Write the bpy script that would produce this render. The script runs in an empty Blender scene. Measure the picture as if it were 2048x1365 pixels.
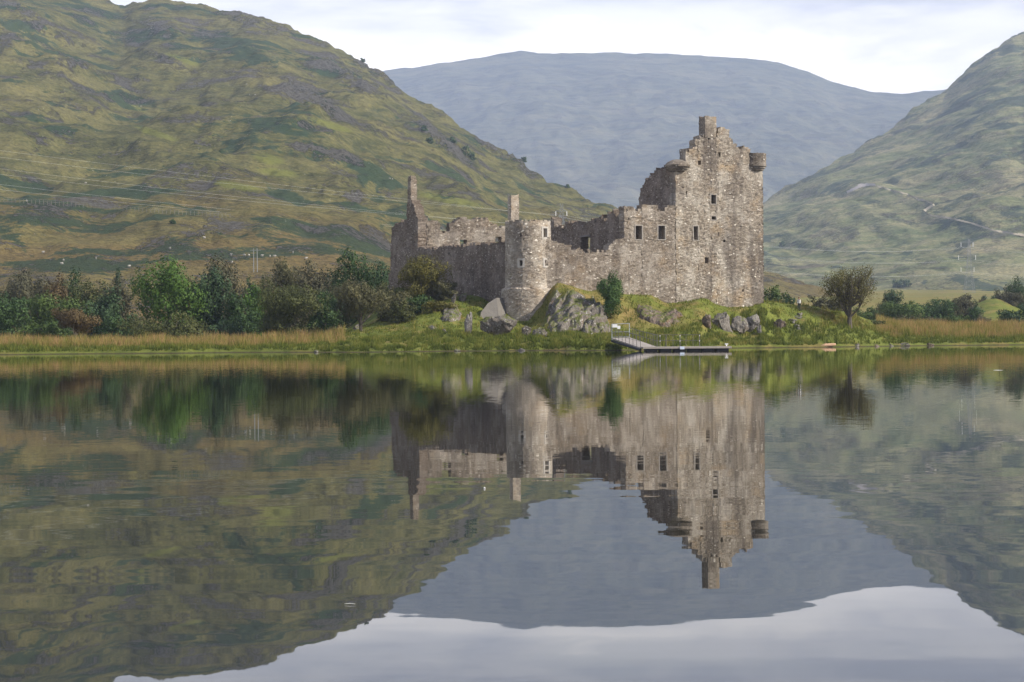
import bpy, bmesh, math, random
import numpy as np
from mathutils import Vector, Matrix

# ------------------------------------------------------------------ camera, light, exposure
SC = bpy.context.scene
COL = SC.collection
F = 4000.0                     # focal length in photo pixels (photo is 2048 wide)
CAMZ = 1.33
ROLL, PITCH = 0.0065, 6.0 / F
cam_d = bpy.data.cameras.new('camera')
cam_d.sensor_width = 36.0
cam_d.lens = 36.0 * F / 2048.0
cam_d.clip_start, cam_d.clip_end = 0.1, 40000.0
cam = bpy.data.objects.new('camera', cam_d)
COL.objects.link(cam)
fw = Vector((0, math.cos(PITCH), -math.sin(PITCH)))
rt = Vector((math.cos(ROLL), 0, -math.sin(ROLL)))
rt = (rt - fw * rt.dot(fw)).normalized()
up = rt.cross(fw).normalized()
cam.matrix_world = Matrix(((rt.x, up.x, -fw.x, 0), (rt.y, up.y, -fw.y, 0), (rt.z, up.z, -fw.z, CAMZ), (0, 0, 0, 1)))
SC.camera = cam

SUN_AZ, SUN_EL = math.radians(69), math.radians(35)     # azimuth measured from "towards the camera" to the right
to_sun = Vector((math.sin(SUN_AZ) * math.cos(SUN_EL), -math.cos(SUN_AZ) * math.cos(SUN_EL), math.sin(SUN_EL)))
sun_d = bpy.data.lights.new('sun', 'SUN')
sun_d.energy = 5.0
sun_d.angle = math.radians(0.6)
sun_d.color = (1.0, 0.93, 0.82)
sun = bpy.data.objects.new('sun', sun_d)
COL.objects.link(sun)
sun.location = (60, -60, 120)
sun.rotation_euler = to_sun.to_track_quat('Z', 'Y').to_euler()

SC.view_settings.view_transform = 'Standard'
SC.view_settings.look = 'None'
SC.view_settings.exposure = 0.46
SC.view_settings.gamma = 1.0
SC.view_settings.use_curve_mapping = False
SC.render.engine = 'CYCLES'
SC.cycles.use_denoising = True
SC.cycles.max_bounces = 8
SC.cycles.transparent_max_bounces = 8
SC.cycles.volume_bounces = 2
SC.cycles.sample_clamp_indirect = 6.0


class NT:
    """small node-tree writer"""
    def __init__(s, tree):
        s.t = tree
        s.n = tree.nodes
        s.l = tree.links

    def put(s, sock, v):
        if isinstance(v, bpy.types.NodeSocket):
            s.l.new(v, sock)
        elif v is not None:
            if isinstance(v, (tuple, list)) and len(v) == 3 and sock.type == 'RGBA':
                v = (*v, 1.0)
            sock.default_value = v

    def node(s, kind, ins=None, **props):
        nd = s.n.new(kind)
        for k, v in props.items():
            setattr(nd, k, v)
        for k, v in (ins or {}).items():
            s.put(nd.inputs[k], v)
        return nd

    def math(s, op, a, b=None, c=None, clamp=False):
        nd = s.n.new('ShaderNodeMath')
        nd.operation = op
        nd.use_clamp = clamp
        for i, v in enumerate((a, b, c)):
            if v is not None:
                s.put(nd.inputs[i], v)
        return nd.outputs[0]

    def vmath(s, op, a, b=None):
        nd = s.n.new('ShaderNodeVectorMath')
        nd.operation = op
        s.put(nd.inputs[0], a)
        if b is not None:
            if op == 'SCALE':
                s.put(nd.inputs['Scale'], b)
            else:
                s.put(nd.inputs[1], b)
        return nd.outputs[0]

    def map(s, v, scale=(1, 1, 1), rot=(0, 0, 0), loc=(0, 0, 0)):
        nd = s.n.new('ShaderNodeMapping')
        s.put(nd.inputs['Vector'], v)
        nd.inputs['Scale'].default_value = scale
        nd.inputs['Rotation'].default_value = rot
        nd.inputs['Location'].default_value = loc
        return nd.outputs[0]

    def noise(s, v, scale, detail=4.0, rough=0.55, dist=0.0, color=False):
        nd = s.n.new('ShaderNodeTexNoise')
        s.put(nd.inputs['Vector'], v)
        nd.inputs['Scale'].default_value = scale
        nd.inputs['Detail'].default_value = detail
        nd.inputs['Roughness'].default_value = rough
        nd.inputs['Distortion'].default_value = dist
        return nd.outputs['Color' if color else 'Fac']

    def voro(s, v, scale, feature='F1', out='Color', rand=1.0):
        nd = s.n.new('ShaderNodeTexVoronoi')
        nd.feature = feature
        s.put(nd.inputs['Vector'], v)
        nd.inputs['Scale'].default_value = scale
        nd.inputs['Randomness'].default_value = rand
        return nd.outputs[out]

    def ramp(s, fac, stops, interp='LINEAR'):
        nd = s.n.new('ShaderNodeValToRGB')
        s.put(nd.inputs['Fac'], fac)
        cr = nd.color_ramp
        cr.interpolation = interp
        while len(cr.elements) < len(stops):
            cr.elements.new(0.5)
        for e, (p, c) in zip(cr.elements, stops):
            e.position = p
            e.color = (*c, 1.0) if not isinstance(c, (int, float)) else (c, c, c, 1.0)
        return nd.outputs['Color']

    def step(s, fac, a, b):
        nd = s.n.new('ShaderNodeMapRange')
        nd.interpolation_type = 'SMOOTHSTEP'
        s.put(nd.inputs['Value'], fac)
        s.put(nd.inputs['From Min'], a)
        s.put(nd.inputs['From Max'], b)
        return nd.outputs[0]

    def mix(s, fac, a, b, mode='MIX'):
        nd = s.n.new('ShaderNodeMix')
        nd.data_type = 'RGBA'
        nd.blend_type = mode
        s.put(nd.inputs[0], fac)
        s.put(nd.inputs[6], a)
        s.put(nd.inputs[7], b)
        return nd.outputs[2]

    def sep(s, v):
        nd = s.n.new('ShaderNodeSeparateXYZ')
        s.put(nd.inputs[0], v)
        return nd.outputs

    def comb(s, x, y, z):
        nd = s.n.new('ShaderNodeCombineXYZ')
        for i, v in enumerate((x, y, z)):
            s.put(nd.inputs[i], v)
        return nd.outputs[0]


# ------------------------------------------------------------------ sky (world): Nishita air with a broken sheet of pale cloud
world = bpy.data.worlds.new('World')
SC.world = world
world.use_nodes = True
w = NT(world.node_tree)
for nd in list(w.n):
    w.n.remove(nd)
sky = w.node('ShaderNodeTexSky', sky_type='NISHITA', sun_disc=False, sun_elevation=SUN_EL,
             sun_rotation=math.atan2(to_sun.x, to_sun.y), altitude=50.0, air_density=1.0, dust_density=1.5, ozone_density=1.2)
d = w.node('ShaderNodeTexCoord').outputs['Generated']
dn = w.vmath('NORMALIZE', d)
zx = w.sep(dn)
cm = w.map(dn, scale=(1, 1, 3.2), loc=(0.35, 0.2, 0.1))
n1 = w.noise(cm, 5.5, 6, 0.52, 0.35)
n2 = w.noise(w.map(dn, scale=(1, 1, 5.0), loc=(2.1, 0.0, 0.7)), 11.0, 5, 0.5)
t_low = w.math('ADD', zx[2], w.math('MULTIPLY', w.math('SUBTRACT', n1, 0.5), 0.11))
cover = w.step(w.math('ADD', n1, w.math('MULTIPLY', n2, 0.25)), 0.40, 0.66)
low = w.step(t_low, 0.172, 0.140)                      # the bright bank that lies along the mountain tops
high = w.step(zx[2], 0.15, 0.36)
cloudcol = w.mix(low, (0.55, 0.565, 0.66), (1.36, 1.28, 1.19))
cloudcol = w.mix(w.step(n2, 0.40, 0.70), cloudcol, (0.98, 0.95, 0.95))
cloudcol = w.mix(high, cloudcol, (0.27, 0.30, 0.41))
cov = w.math('MAXIMUM', w.math('ADD', w.math('MULTIPLY', cover, 0.42), 0.5), w.math('MULTIPLY', low, 0.93))
skyc = w.vmath('SCALE', sky.outputs[0], 0.10)
fin = w.mix(cov, skyc, cloudcol)
bg = w.node('ShaderNodeBackground', {'Color': fin, 'Strength': 1.0})
w.node('ShaderNodeOutputWorld', {'Surface': bg.outputs[0]})

# ------------------------------------------------------------------ helpers
RNG = np.random.default_rng(7)


def ray(px, py):
    v = fw + rt * ((px - 1024.0) / F) - up * ((py - 682.5) / F)
    return v / v.y


def P(px, py, Y):
    r = ray(px, py)
    return Vector((r.x * Y, Y, CAMZ + r.z * Y))


def tag(o, label=None, cat=None, group=None, kind=None):
    if label: o['label'] = label
    if cat: o['category'] = cat
    if group: o['group'] = group
    if kind: o['kind'] = kind
    return o


def mesh_obj(name, V, Fc, mat=None, parent=None, loc=(0, 0, 0), smooth=False, rel=True, attrs=None):
    """V in world metres; stored relative to loc (a thing) or to the parent's place (a part)"""
    V = np.asarray(V, dtype=np.float64).reshape(-1, 3)
    org = np.array(parent_world(parent) if parent is not None else loc, dtype=np.float64)
    if rel: V = V - org
    me = bpy.data.meshes.new(name)
    if isinstance(Fc, np.ndarray):
        n, k = Fc.shape
        me.vertices.add(len(V)); me.vertices.foreach_set('co', V.astype(np.float32).ravel())
        me.loops.add(n * k); me.loops.foreach_set('vertex_index', Fc.astype(np.int32).ravel())
        me.polygons.add(n)
        me.polygons.foreach_set('loop_start', np.arange(0, n * k, k, dtype=np.int32))
        me.update(calc_edges=True)
        me.validate()
    else:
        me.from_pydata([tuple(v) for v in V], [], [tuple(f) for f in Fc])
        me.update()
    if smooth:
        me.polygons.foreach_set('use_smooth', np.ones(len(me.polygons), dtype=bool))
    for an, arr in (attrs or {}).items():
        a = me.attributes.new(an, 'FLOAT', 'POINT')
        a.data.foreach_set('value', np.asarray(arr, dtype=np.float32))
    if mat is not None:
        me.materials.append(mat)
    o = bpy.data.objects.new(name, me)
    COL.objects.link(o)
    if parent is not None:
        o.parent = parent
    else:
        o.location = loc
    return o


def parent_world(p):
    v = Vector((0, 0, 0))
    while p is not None:
        v += p.location
        p = p.parent
    return v


def thing(name, label, cat, loc, group=None, kind=None):
    o = bpy.data.objects.new(name, None)
    o.empty_display_size = 0.5
    COL.objects.link(o)
    o.location = loc
    return tag(o, label, cat, group, kind)


class MB:
    """collects simple solids for one mesh"""
    def __init__(s):
        s.V, s.F = [], []

    def add(s, V, Fc):
        b = len(s.V)
        s.V += [tuple(v) for v in V]
        s.F += [tuple(i + b for i in f) for f in Fc]
        return s

    def box(s, c, half, ax=None):
        c = Vector(c)
        ax = ax or (Vector((1, 0, 0)), Vector((0, 1, 0)), Vector((0, 0, 1)))
        vs = []
        for sx, sy, sz in ((-1, -1, -1), (1, -1, -1), (1, 1, -1), (-1, 1, -1), (-1, -1, 1), (1, -1, 1), (1, 1, 1), (-1, 1, 1)):
            vs.append(c + ax[0] * (sx * half[0]) + ax[1] * (sy * half[1]) + ax[2] * (sz * half[2]))
        return s.add(vs, [(0, 3, 2, 1), (4, 5, 6, 7), (0, 1, 5, 4), (1, 2, 6, 5), (2, 3, 7, 6), (3, 0, 4, 7)])

    def tube(s, pts, rad, n=6, cap=True):
        pts = [Vector(p) for p in pts]
        rad = rad if isinstance(rad, (list, tuple)) else [rad] * len(pts)
        V, Fc = [], []
        for i, p in enumerate(pts):
            t = (pts[min(i + 1, len(pts) - 1)] - pts[max(i - 1, 0)]).normalized()
            a = t.cross(Vector((0, 0, 1)))
            if a.length < 0.05: a = t.cross(Vector((1, 0, 0)))
            a.normalize(); b = t.cross(a)
            for k in range(n):
                an = 2 * math.pi * k / n
                V.append(p + (a * math.cos(an) + b * math.sin(an)) * rad[i])
        for i in range(len(pts) - 1):
            for k in range(n):
                k2 = (k + 1) % n
                Fc.append((i * n + k, i * n + k2, (i + 1) * n + k2, (i + 1) * n + k))
        if cap:
            Fc.append(tuple(range(n - 1, -1, -1)))
            Fc.append(tuple((len(pts) - 1) * n + k for k in range(n)))
        return s.add(V, Fc)

    def blob(s, c, r, seed=0, nu=12, nv=8):
        c = Vector(c); V, Fc = [], []
        V.append((c.x, c.y, c.z - r[2]))
        for j in range(1, nv):
            ph = -math.pi / 2 + math.pi * j / nv
            for i in range(nu):
                th = 2 * math.pi * i / nu
                V.append((c.x + r[0] * math.cos(ph) * math.cos(th), c.y + r[1] * math.cos(ph) * math.sin(th), c.z + r[2] * math.sin(ph)))
        V.append((c.x, c.y, c.z + r[2]))
        for i in range(nu):
            Fc.append((0, 1 + (i + 1) % nu, 1 + i))
            for j in range(nv - 2):
                a = 1 + j * nu + i; b = 1 + j * nu + (i + 1) % nu
                Fc.append((a, b, b + nu, a + nu))
            Fc.append((len(V) - 1, 1 + (nv - 2) * nu + i, 1 + (nv - 2) * nu + (i + 1) % nu))
        return s.add(V, Fc)

    def build(s, name, mat, parent=None, loc=(0, 0, 0), smooth=False):
        return mesh_obj(name, s.V, s.F, mat, parent, loc, smooth)


# ---- numpy gradient noise
_perm = np.random.default_rng(3).permutation(512)


def _h(ix, iy, seed):
    return _perm[(_perm[(ix + seed * 57) & 511] + iy) & 511]


def pnoise(x, y, seed=0):
    x = np.asarray(x, float); y = np.asarray(y, float)
    ix = np.floor(x).astype(int); iy = np.floor(y).astype(int)
    fx, fy = x - ix, y - iy
    u = fx * fx * fx * (fx * (fx * 6 - 15) + 10); v = fy * fy * fy * (fy * (fy * 6 - 15) + 10)
    def g(a, b, dx, dy):
        an = _h(a, b, seed) * (2 * math.pi / 512)
        return np.cos(an) * dx + np.sin(an) * dy
    n00 = g(ix, iy, fx, fy); n10 = g(ix + 1, iy, fx - 1, fy)
    n01 = g(ix, iy + 1, fx, fy - 1); n11 = g(ix + 1, iy + 1, fx - 1, fy - 1)
    return ((n00 * (1 - u) + n10 * u) * (1 - v) + (n01 * (1 - u) + n11 * u) * v) * 1.5


def fbm(x, y, oct=5, seed=0, gain=0.5, ridged=False):
    t = 0; a = 1.0; f = 1.0
    for o in range(oct):
        n = pnoise(x * f + o * 13.7, y * f - o * 7.3, seed + o)
        t = t + a * ((1 - 2 * np.abs(n)) if ridged else n)
        a *= gain; f *= 2.03
    return t


def smooth_interp(x, xp, fp):
    return np.interp(x, xp, fp)


def yh(px):
    return 676.5 - ROLL * (px - 1024.0)


# ------------------------------------------------------------------ materials
MATS = {}


def newmat(name):
    m = bpy.data.materials.new(name)
    m.use_nodes = True
    t = NT(m.node_tree)
    for nd in list(t.n):
        t.n.remove(nd)
    return m, t


def finish(t, color, rough=0.9, bump=None, bump_d=0.05, spec=0.25, metal=0.0, normal=None):
    ins = {'Base Color': color, 'Roughness': rough, 'Metallic': metal, 'Specular IOR Level': spec}
    p = t.node('ShaderNodeBsdfPrincipled', ins)
    if bump is not None:
        b = t.node('ShaderNodeBump', {'Height': bump, 'Distance': bump_d, 'Strength': 1.0})
        t.l.new(b.outputs[0], p.inputs['Normal'])
    if normal is not None:
        t.l.new(normal, p.inputs['Normal'])
    t.node('ShaderNodeOutputMaterial', {'Surface': p.outputs[0]})
    return p


def plain(name, col, rough=0.6, metal=0.0, var=0.25, scale=3.0, bump=0.0, spec=0.3):
    if name in MATS: return MATS[name]
    m, t = newmat(name)
    v = t.node('ShaderNodeTexCoord').outputs['Object']
    n = t.noise(v, scale, 5, 0.6)
    c = t.mix(n, tuple(x * (1 - var) for x in col), tuple(min(1, x * (1 + var)) for x in col))
    finish(t, c, rough, n if bump else None, bump, spec, metal)
    MATS[name] = m
    return m


def stone(name, tint=(1, 1, 1), val=1.0, ochre=0.4, dark=0.5, lichen=0.06, seed=0.0):
    m, t = newmat(name)
    v0 = t.node('ShaderNodeTexCoord').outputs['Object']
    v = t.vmath('ADD', v0, (seed * 7.1, seed * 3.3, seed * 1.7))
    wob = t.noise(v, 1.6, 3, 0.5, color=True)
    vv = t.vmath('ADD', v, t.vmath('SCALE', t.vmath('SUBTRACT', wob, (0.5, 0.5, 0.5)), 0.35))
    ms = t.map(vv, scale=(1.0, 1.0, 1.75))
    cell = t.sep(t.voro(ms, 4.4))
    edge = t.voro(ms, 4.4, 'DISTANCE_TO_EDGE', 'Distance')
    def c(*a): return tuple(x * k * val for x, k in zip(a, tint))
    base = t.ramp(cell[0], [(0.0, c(.15, .13, .108)), (0.25, c(.235, .205, .17)), (0.55, c(.31, .272, .228)), (0.8, c(.36, .322, .275)),
                            (1.0, c(.43, .39, .34))])
    fine = t.noise(v, 9.0, 4, 0.65)
    base = t.mix(t.math('MULTIPLY', fine, 0.55), base, c(.17, .145, .125))
    big = t.noise(v, 0.33, 4, 0.6)
    base = t.mix(t.math('MULTIPLY', t.step(big, 0.5, 0.72), ochre), base, c(.46, .33, .19))
    big2 = t.noise(t.map(v, loc=(9, 2, 4)), 0.5, 5, 0.6)
    base = t.mix(t.math('MULTIPLY', t.step(big2, 0.44, 0.66), 0.65), base, c(.47, .44, .40))
    streak = t.noise(t.map(v, scale=(1, 1, 0.2)), 0.42, 5, 0.6)
    base = t.mix(t.math('MULTIPLY', t.step(streak, 0.46, 0.68), dark), base, c(.085, .072, .066))
    mort = t.step(edge, 0.04, 0.0)
    base = t.mix(t.math('MULTIPLY', mort, 0.45), base, c(.15, .128, .105))
    pale = t.step(cell[1], 1.0 - lichen, 1.0 - lichen * 0.8)
    base = t.mix(t.math('MULTIPLY', pale, 0.85), base, c(.66, .63, .58))
    h = t.math('ADD', t.step(edge, 0.0, 0.16), t.math('MULTIPLY', fine, 0.6))
    h = t.math('ADD', h, t.math('MULTIPLY', cell[2], 0.5))
    finish(t, base, 0.92, h, 0.045, 0.15)
    return m


def rockmat(name, base=(.2, .19, .18), white=0.35, rust=0.2):
    m, t = newmat(name)
    v = t.node('ShaderNodeTexCoord').outputs['Object']
    n = t.noise(v, 1.3, 7, 0.65)
    st = t.noise(t.map(v, scale=(2.2, 2.2, 0.7), rot=(0.3, 0.5, 0)), 2.2, 5, 0.6)
    col = t.ramp(n, [(0.28, tuple(x * .42 for x in base)), (0.5, base), (0.72, tuple(x * 1.35 for x in base))])
    col = t.mix(t.step(st, 0.54, 0.68), col, tuple(x * .36 for x in base))
    col = t.mix(t.math('MULTIPLY', t.step(t.noise(v, 0.9, 4, 0.6, 0.4), 0.52, 0.68), rust), col, (.22, .12, .055))
    sp = t.noise(v, 4.6, 3, 0.6)
    ms = t.noise(t.map(v, loc=(4, 4, 4)), 0.8, 3, 0.5)
    msk = t.math('MULTIPLY', t.step(sp, 0.58, 0.66), t.step(ms, 0.42, 0.6))
    col = t.mix(t.math('MULTIPLY', msk, white * 2.2, clamp=True), col, (.66, .65, .61))
    up_ = t.sep(t.node('ShaderNodeNewGeometry').outputs['Normal'])[2]
    moss = t.math('MULTIPLY', t.step(up_, 0.42, 0.8), t.step(t.noise(v, 0.7, 5, 0.65), 0.43, 0.53))
    col = t.mix(t.math('MULTIPLY', moss, 0.9), col, (.12, .135, .035))
    finish(t, col, 0.93, t.math('ADD', t.math('MULTIPLY', n, 1.6), st), 0.22, 0.15)
    return m


def leafmat(name, col, col2):
    key = ('leaf', name)
    if key in MATS: return MATS[key]
    m, t = newmat(name)
    a = t.node('ShaderNodeAttribute', attribute_name='tone', attribute_type='GEOMETRY').outputs['Fac']
    c = t.ramp(a, [(0.0, tuple(x * 0.55 for x in col)), (0.45, col), (1.0, col2)])
    p = t.node('ShaderNodeBsdfPrincipled', {'Base Color': c, 'Roughness': 0.65, 'Specular IOR Level': 0.2})
    tr = t.node('ShaderNodeBsdfTranslucent', {'Color': c})
    mx = t.node('ShaderNodeMixShader', {0: 0.16, 1: p.outputs[0], 2: tr.outputs[0]})
    t.node('ShaderNodeOutputMaterial', {'Surface': mx.outputs[0]})
    MATS[key] = m
    return m


bark = plain('bark', (.10, .085, .068), 0.95, 0, 0.5, 6.0, 0.05)
pale_bark = plain('pale_bark', (.30, .27, .22), 0.95, 0, 0.45, 5.0, 0.05)
galv = plain('galvanised_steel', (.42, .44, .45), 0.45, 0.4, 0.2, 4.0)
rail_steel = plain('weathered_rail', (.13, .12, .11), 0.6, 0.3, 0.3, 5.0)
white_paint = plain('white_board', (.80, .80, .80), 0.5, 0, 0.04)
black_float = plain('black_float', (.018, .018, .02), 0.6, 0, 0.3)
timber = plain('grey_timber', (.36, .32, .28), 0.85, 0, 0.3, 6.0, 0.02)
drift = plain('driftwood', (.42, .27, .17), 0.85, 0, 0.35, 3.0, 0.05)

# ------------------------------------------------------------------ near ground
shore_px = np.array([-1000, 0, 300, 500, 700, 800, 900, 1024, 1120, 1200, 1300, 1450, 1500, 1640, 1800, 2048, 2500, 3100], float)
shore_Y = np.array([190, 198, 203, 208, 201, 203, 207, 207.5, 206, 202, 208, 226, 231, 236, 250, 263, 272, 280], float)


def shore(u):
    return np.interp(u, shore_px, shore_Y) + 1.5 * pnoise(np.asarray(u) * 0.011, 0.5, 4) + 0.9 * pnoise(np.asarray(u) * 0.045, 2.5, 9)


# column u -> list of (Y, py) seen in the photo, or (Y, None, z)
G = {
    -1000: [(200, None, .7), (225, None, 1.1), (300, None, 1.6), (450, None, 3), (700, None, 12), (1500, None, 30)],
    0: [(206, None, .55), (215, None, .85), (230, None, 1.1), (300, None, 1.6), (450, None, 3), (700, None, 12), (1500, None, 30)],
    500: [(215, None, .55), (225, None, .9), (240, None, 1.2), (300, None, 1.8), (450, None, 3), (700, None, 12), (1500, None, 30)],
    680: [(208, None, .6), (216, None, .95), (226, 668), (236, None, 2.3), (260, None, 2.2), (320, None, 2.2), (450, None, 4), (700, None, 14), (1500, None, 30)],
    800: [(208, None, .65), (214, 676), (222, 662), (232, 645), (244, 615), (256, 585), (268, 575), (300, None, 3), (450, None, 4), (700, None, 14), (1500, None, 30)],
    900: [(211, None, .7), (216, 675), (222, 662), (229, 635), (237, 600), (245, None, 6.4), (275, None, 6.6), (310, None, 3), (450, None, 4), (700, None, 14), (1500, None, 30)],
    1000: [(211, None, .8), (217, 673), (223, 663), (228, 652), (232, 640), (238, None, 5.2), (246, None, 6.8), (275, None, 6.8), (310, None, 3), (450, None, 4), (700, None, 14), (1500, None, 30)],
    1060: [(210, None, .8), (217, 674), (224, 662), (229, 654), (232.5, 643), (236, 612), (242, None, 7.2), (275, None, 7.0), (310, None, 3), (450, None, 4), (700, None, 14), (1500, None, 30)],
    1115: [(210, None, .85), (217, 674), (222, 660), (226, 640), (230, 610), (234, 572), (237, 563), (275, None, 7.4), (310, None, 3), (450, None, 4), (700, None, 14), (1500, None, 30)],
    1200: [(206, None, 1.0), (212, 676), (219, 668), (224, 652), (229, 622), (234, 596), (239, 575), (275, None, 7.2), (310, None, 3), (450, None, 4), (700, None, 14), (1500, None, 30)],
    1300: [(212, None, .9), (218, 674), (225, 662), (231, 640), (236, 616), (241, 590), (275, None, 6.8), (310, None, 3), (450, None, 4), (700, None, 14), (1500, None, 30)],
    1420: [(226, None, .6), (230, 672), (234, 652), (239, 620), (244.5, 595), (275, None, 6.5), (310, None, 3), (450, None, 4), (700, None, 12), (1500, None, 34)],
    1527: [(235, None, .5), (238, 674), (242, 645), (246, 607), (250, None, 5.6), (275, None, 5.4), (320, None, 3), (450, None, 4), (700, None, 12), (1500, None, 34)],
    1610: [(238, None, .5), (241, 672), (245, 650), (249, 625), (253, 613), (262, None, 4.6), (320, None, 3), (450, None, 4), (700, None, 12), (1500, None, 34)],
    1700: [(243, None, .5), (246, 672), (251, 652), (256, 634), (262, 626), (275, None, 3.5), (330, None, 2.8), (450, None, 4), (700, None, 12), (1500, None, 34)],
    1800: [(254, None, .6), (260, 675), (268, 662), (280, 651), (300, None, 2.4), (330, None, 2.6), (450, None, 4.5), (700, None, 12), (1500, None, 34)],
    1950: [(263, None, .6), (272, 672), (290, 656), (320, None, 2.5), (380, None, 3), (500, None, 5), (700, None, 12), (1500, None, 34)],
    2100: [(270, None, .6), (280, 670), (300, 655), (330, None, 2.5), (380, None, 3), (500, None, 5), (700, None, 12), (1500, None, 34)],
    3100: [(285, None, .7), (300, None, 1.5), (330, None, 2.5), (400, None, 3), (500, None, 5), (700, None, 12), (1500, None, 34)],
}
_gk = sorted(G)
_gprof = []
for k in _gk:
    s0 = float(np.interp(k, shore_px, shore_Y))
    ds, zs = [0.0, 0.8, 2.0], [0.0, 0.14, 0.38]
    for it in G[k]:
        z = it[2] if len(it) == 3 else P(k, it[1], it[0]).z
        if it[0] - s0 > 2.6:
            ds.append(it[0] - s0); zs.append(z)
    _gprof.append((np.array(ds), np.array(zs)))


def gz(u, Y, detail=True):
    u = np.asarray(u, float); Y = np.asarray(Y, float)
    u, Y = np.broadcast_arrays(u, Y)
    d = Y - shore(u)
    zs = np.stack([np.interp(d, a, b) for a, b in _gprof])
    idx = np.clip(np.searchsorted(_gk, u) - 1, 0, len(_gk) - 2)
    k0 = np.array(_gk)[idx]; k1 = np.array(_gk)[idx + 1]
    f = np.clip((u - k0) / (k1 - k0), 0, 1)
    f = f * f * (3 - 2 * f) * 0.6 + f * 0.4
    z = np.take_along_axis(zs, idx[None], 0)[0] * (1 - f) + np.take_along_axis(zs, (idx + 1)[None], 0)[0] * f
    x = (u - 1024) / F * Y
    if detail:
        a = np.clip(d / 6, 0, 1)
        z = z + a * (0.22 * fbm(x * 0.16, Y * 0.16, 4, 1) + 0.07 * pnoise(x * 1.1, Y * 1.1, 6))
        far = np.clip((d - 120) / 300, 0, 1)
        z = z + far * 2.0 * fbm(x * 0.012, Y * 0.012, 3, 8)
    # the small green field on a rise among the right-hand trees
    z = z + 5.2 * np.exp(-((u - 1985) / 62) ** 2 - ((Y - 462) / 32) ** 2)
    return np.where(d < 0, np.maximum(d * 0.14, -1.6), z)


def gxy(x, y):
    return float(gz(x / y * F + 1024, y))


_Ys = np.arange(186, 900, 0.2)


def gpix(px, py):
    """point of the near ground seen at a photo pixel"""
    r = ray(px, py)
    u = r.x * F + 1024
    zz = gz(np.full_like(_Ys, u), _Ys)
    hit = np.nonzero((zz >= CAMZ + r.z * _Ys) & (_Ys > float(shore(u))))[0]
    Y = _Ys[hit[0]] if len(hit) else 300.0
    return Vector((r.x * Y, Y, float(gz(u, Y))))


def grid_faces(nr, nc):
    i = np.arange(nr * nc).reshape(nr, nc)
    return np.stack([i[:-1, :-1].ravel(), i[:-1, 1:].ravel(), i[1:, 1:].ravel(), i[1:, :-1].ravel()], 1)


def ground_material():
    m, t = newmat('grass_ground')
    v = t.node('ShaderNodeTexCoord').outputs['Object']
    tan = t.node('ShaderNodeAttribute', attribute_name='tan').outputs['Fac']
    mud = t.node('ShaderNodeAttribute', attribute_name='mud').outputs['Fac']
    n = t.noise(v, 0.55, 6, 0.62)
    n2 = t.noise(v, 2.6, 5, 0.65)
    g = t.ramp(n, [(0.3, (.075, .105, .02)), (0.5, (.15, .175, .032)), (0.7, (.205, .228, .048))])
    g = t.mix(t.math('MULTIPLY', n2, 0.5), g, (.09, .10, .025))
    br = t.ramp(n2, [(0.3, (.17, .115, .04)), (0.6, (.30, .215, .085)), (0.8, (.40, .30, .13))])
    pat = t.step(t.noise(t.map(v, loc=(3, 8, 1)), 0.22, 5, 0.62), 0.5, 0.64)
    k = t.math('MAXIMUM', tan, t.math('MULTIPLY', pat, 0.6))
    c = t.mix(k, g, br)
    c = t.mix(mud, c, t.mix(n2, (.025, .018, .012), (.085, .062, .042)))
    finish(t, c, 0.95, t.math('ADD', n2, n), 0.3, 0.1)
    return m


uu = np.concatenate([np.arange(-1000, 600, 12), np.arange(600, 1800, 4.5), np.arange(1800, 3101, 12)])
dd = np.concatenate([np.arange(-8, 2, 0.4), np.arange(2, 62, 0.55), np.linspace(62, 300, 90), np.linspace(306, 1420, 90)])
U, D = np.meshgrid(uu, dd)
Yg = shore(U) + D
Zg = gz(U, Yg)
Xg = (U - 1024) / F * Yg
tan = np.clip((D - 60) / 60, 0, 1) * (0.42 + 0.4 * fbm(Xg * 0.01, Yg * 0.03, 4, 77))
tan = np.clip(tan, 0, 1)
tan = np.maximum(tan, np.clip(1 - np.abs(U + 150) / 800, 0, 1) * np.clip((D - 7) / 4, 0, 1) * np.clip((60 - D) / 20, 0, 1))
kn = np.exp(-((U - 1230) / 150) ** 2 - ((Yg - 231) / 6.5) ** 2)
tan = np.maximum(tan, np.clip(kn * 1.2 + 0.9 * fbm(Xg * 0.3, Yg * 0.3, 4, 31) * kn - 0.2, 0, 0.85))
tan = np.maximum(tan, np.clip((U - 1740) / 60, 0, 1) * np.clip((D - 9) / 6, 0, 1) * np.clip((78 - D) / 20, 0, 1))
tan = np.where(np.exp(-((U - 1985) / 62) ** 2 - ((Yg - 462) / 32) ** 2) > 0.2, 0.0, tan)
mud = np.clip(1 - (D - 0.15) / 0.5, 0, 1)
ground = mesh_obj('ground', np.stack([Xg, Yg, Zg], -1), grid_faces(*U.shape), ground_material(), smooth=True,
                  attrs={'tan': tan.ravel(), 'mud': mud.ravel()})
tag(ground, kind='structure')

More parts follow.
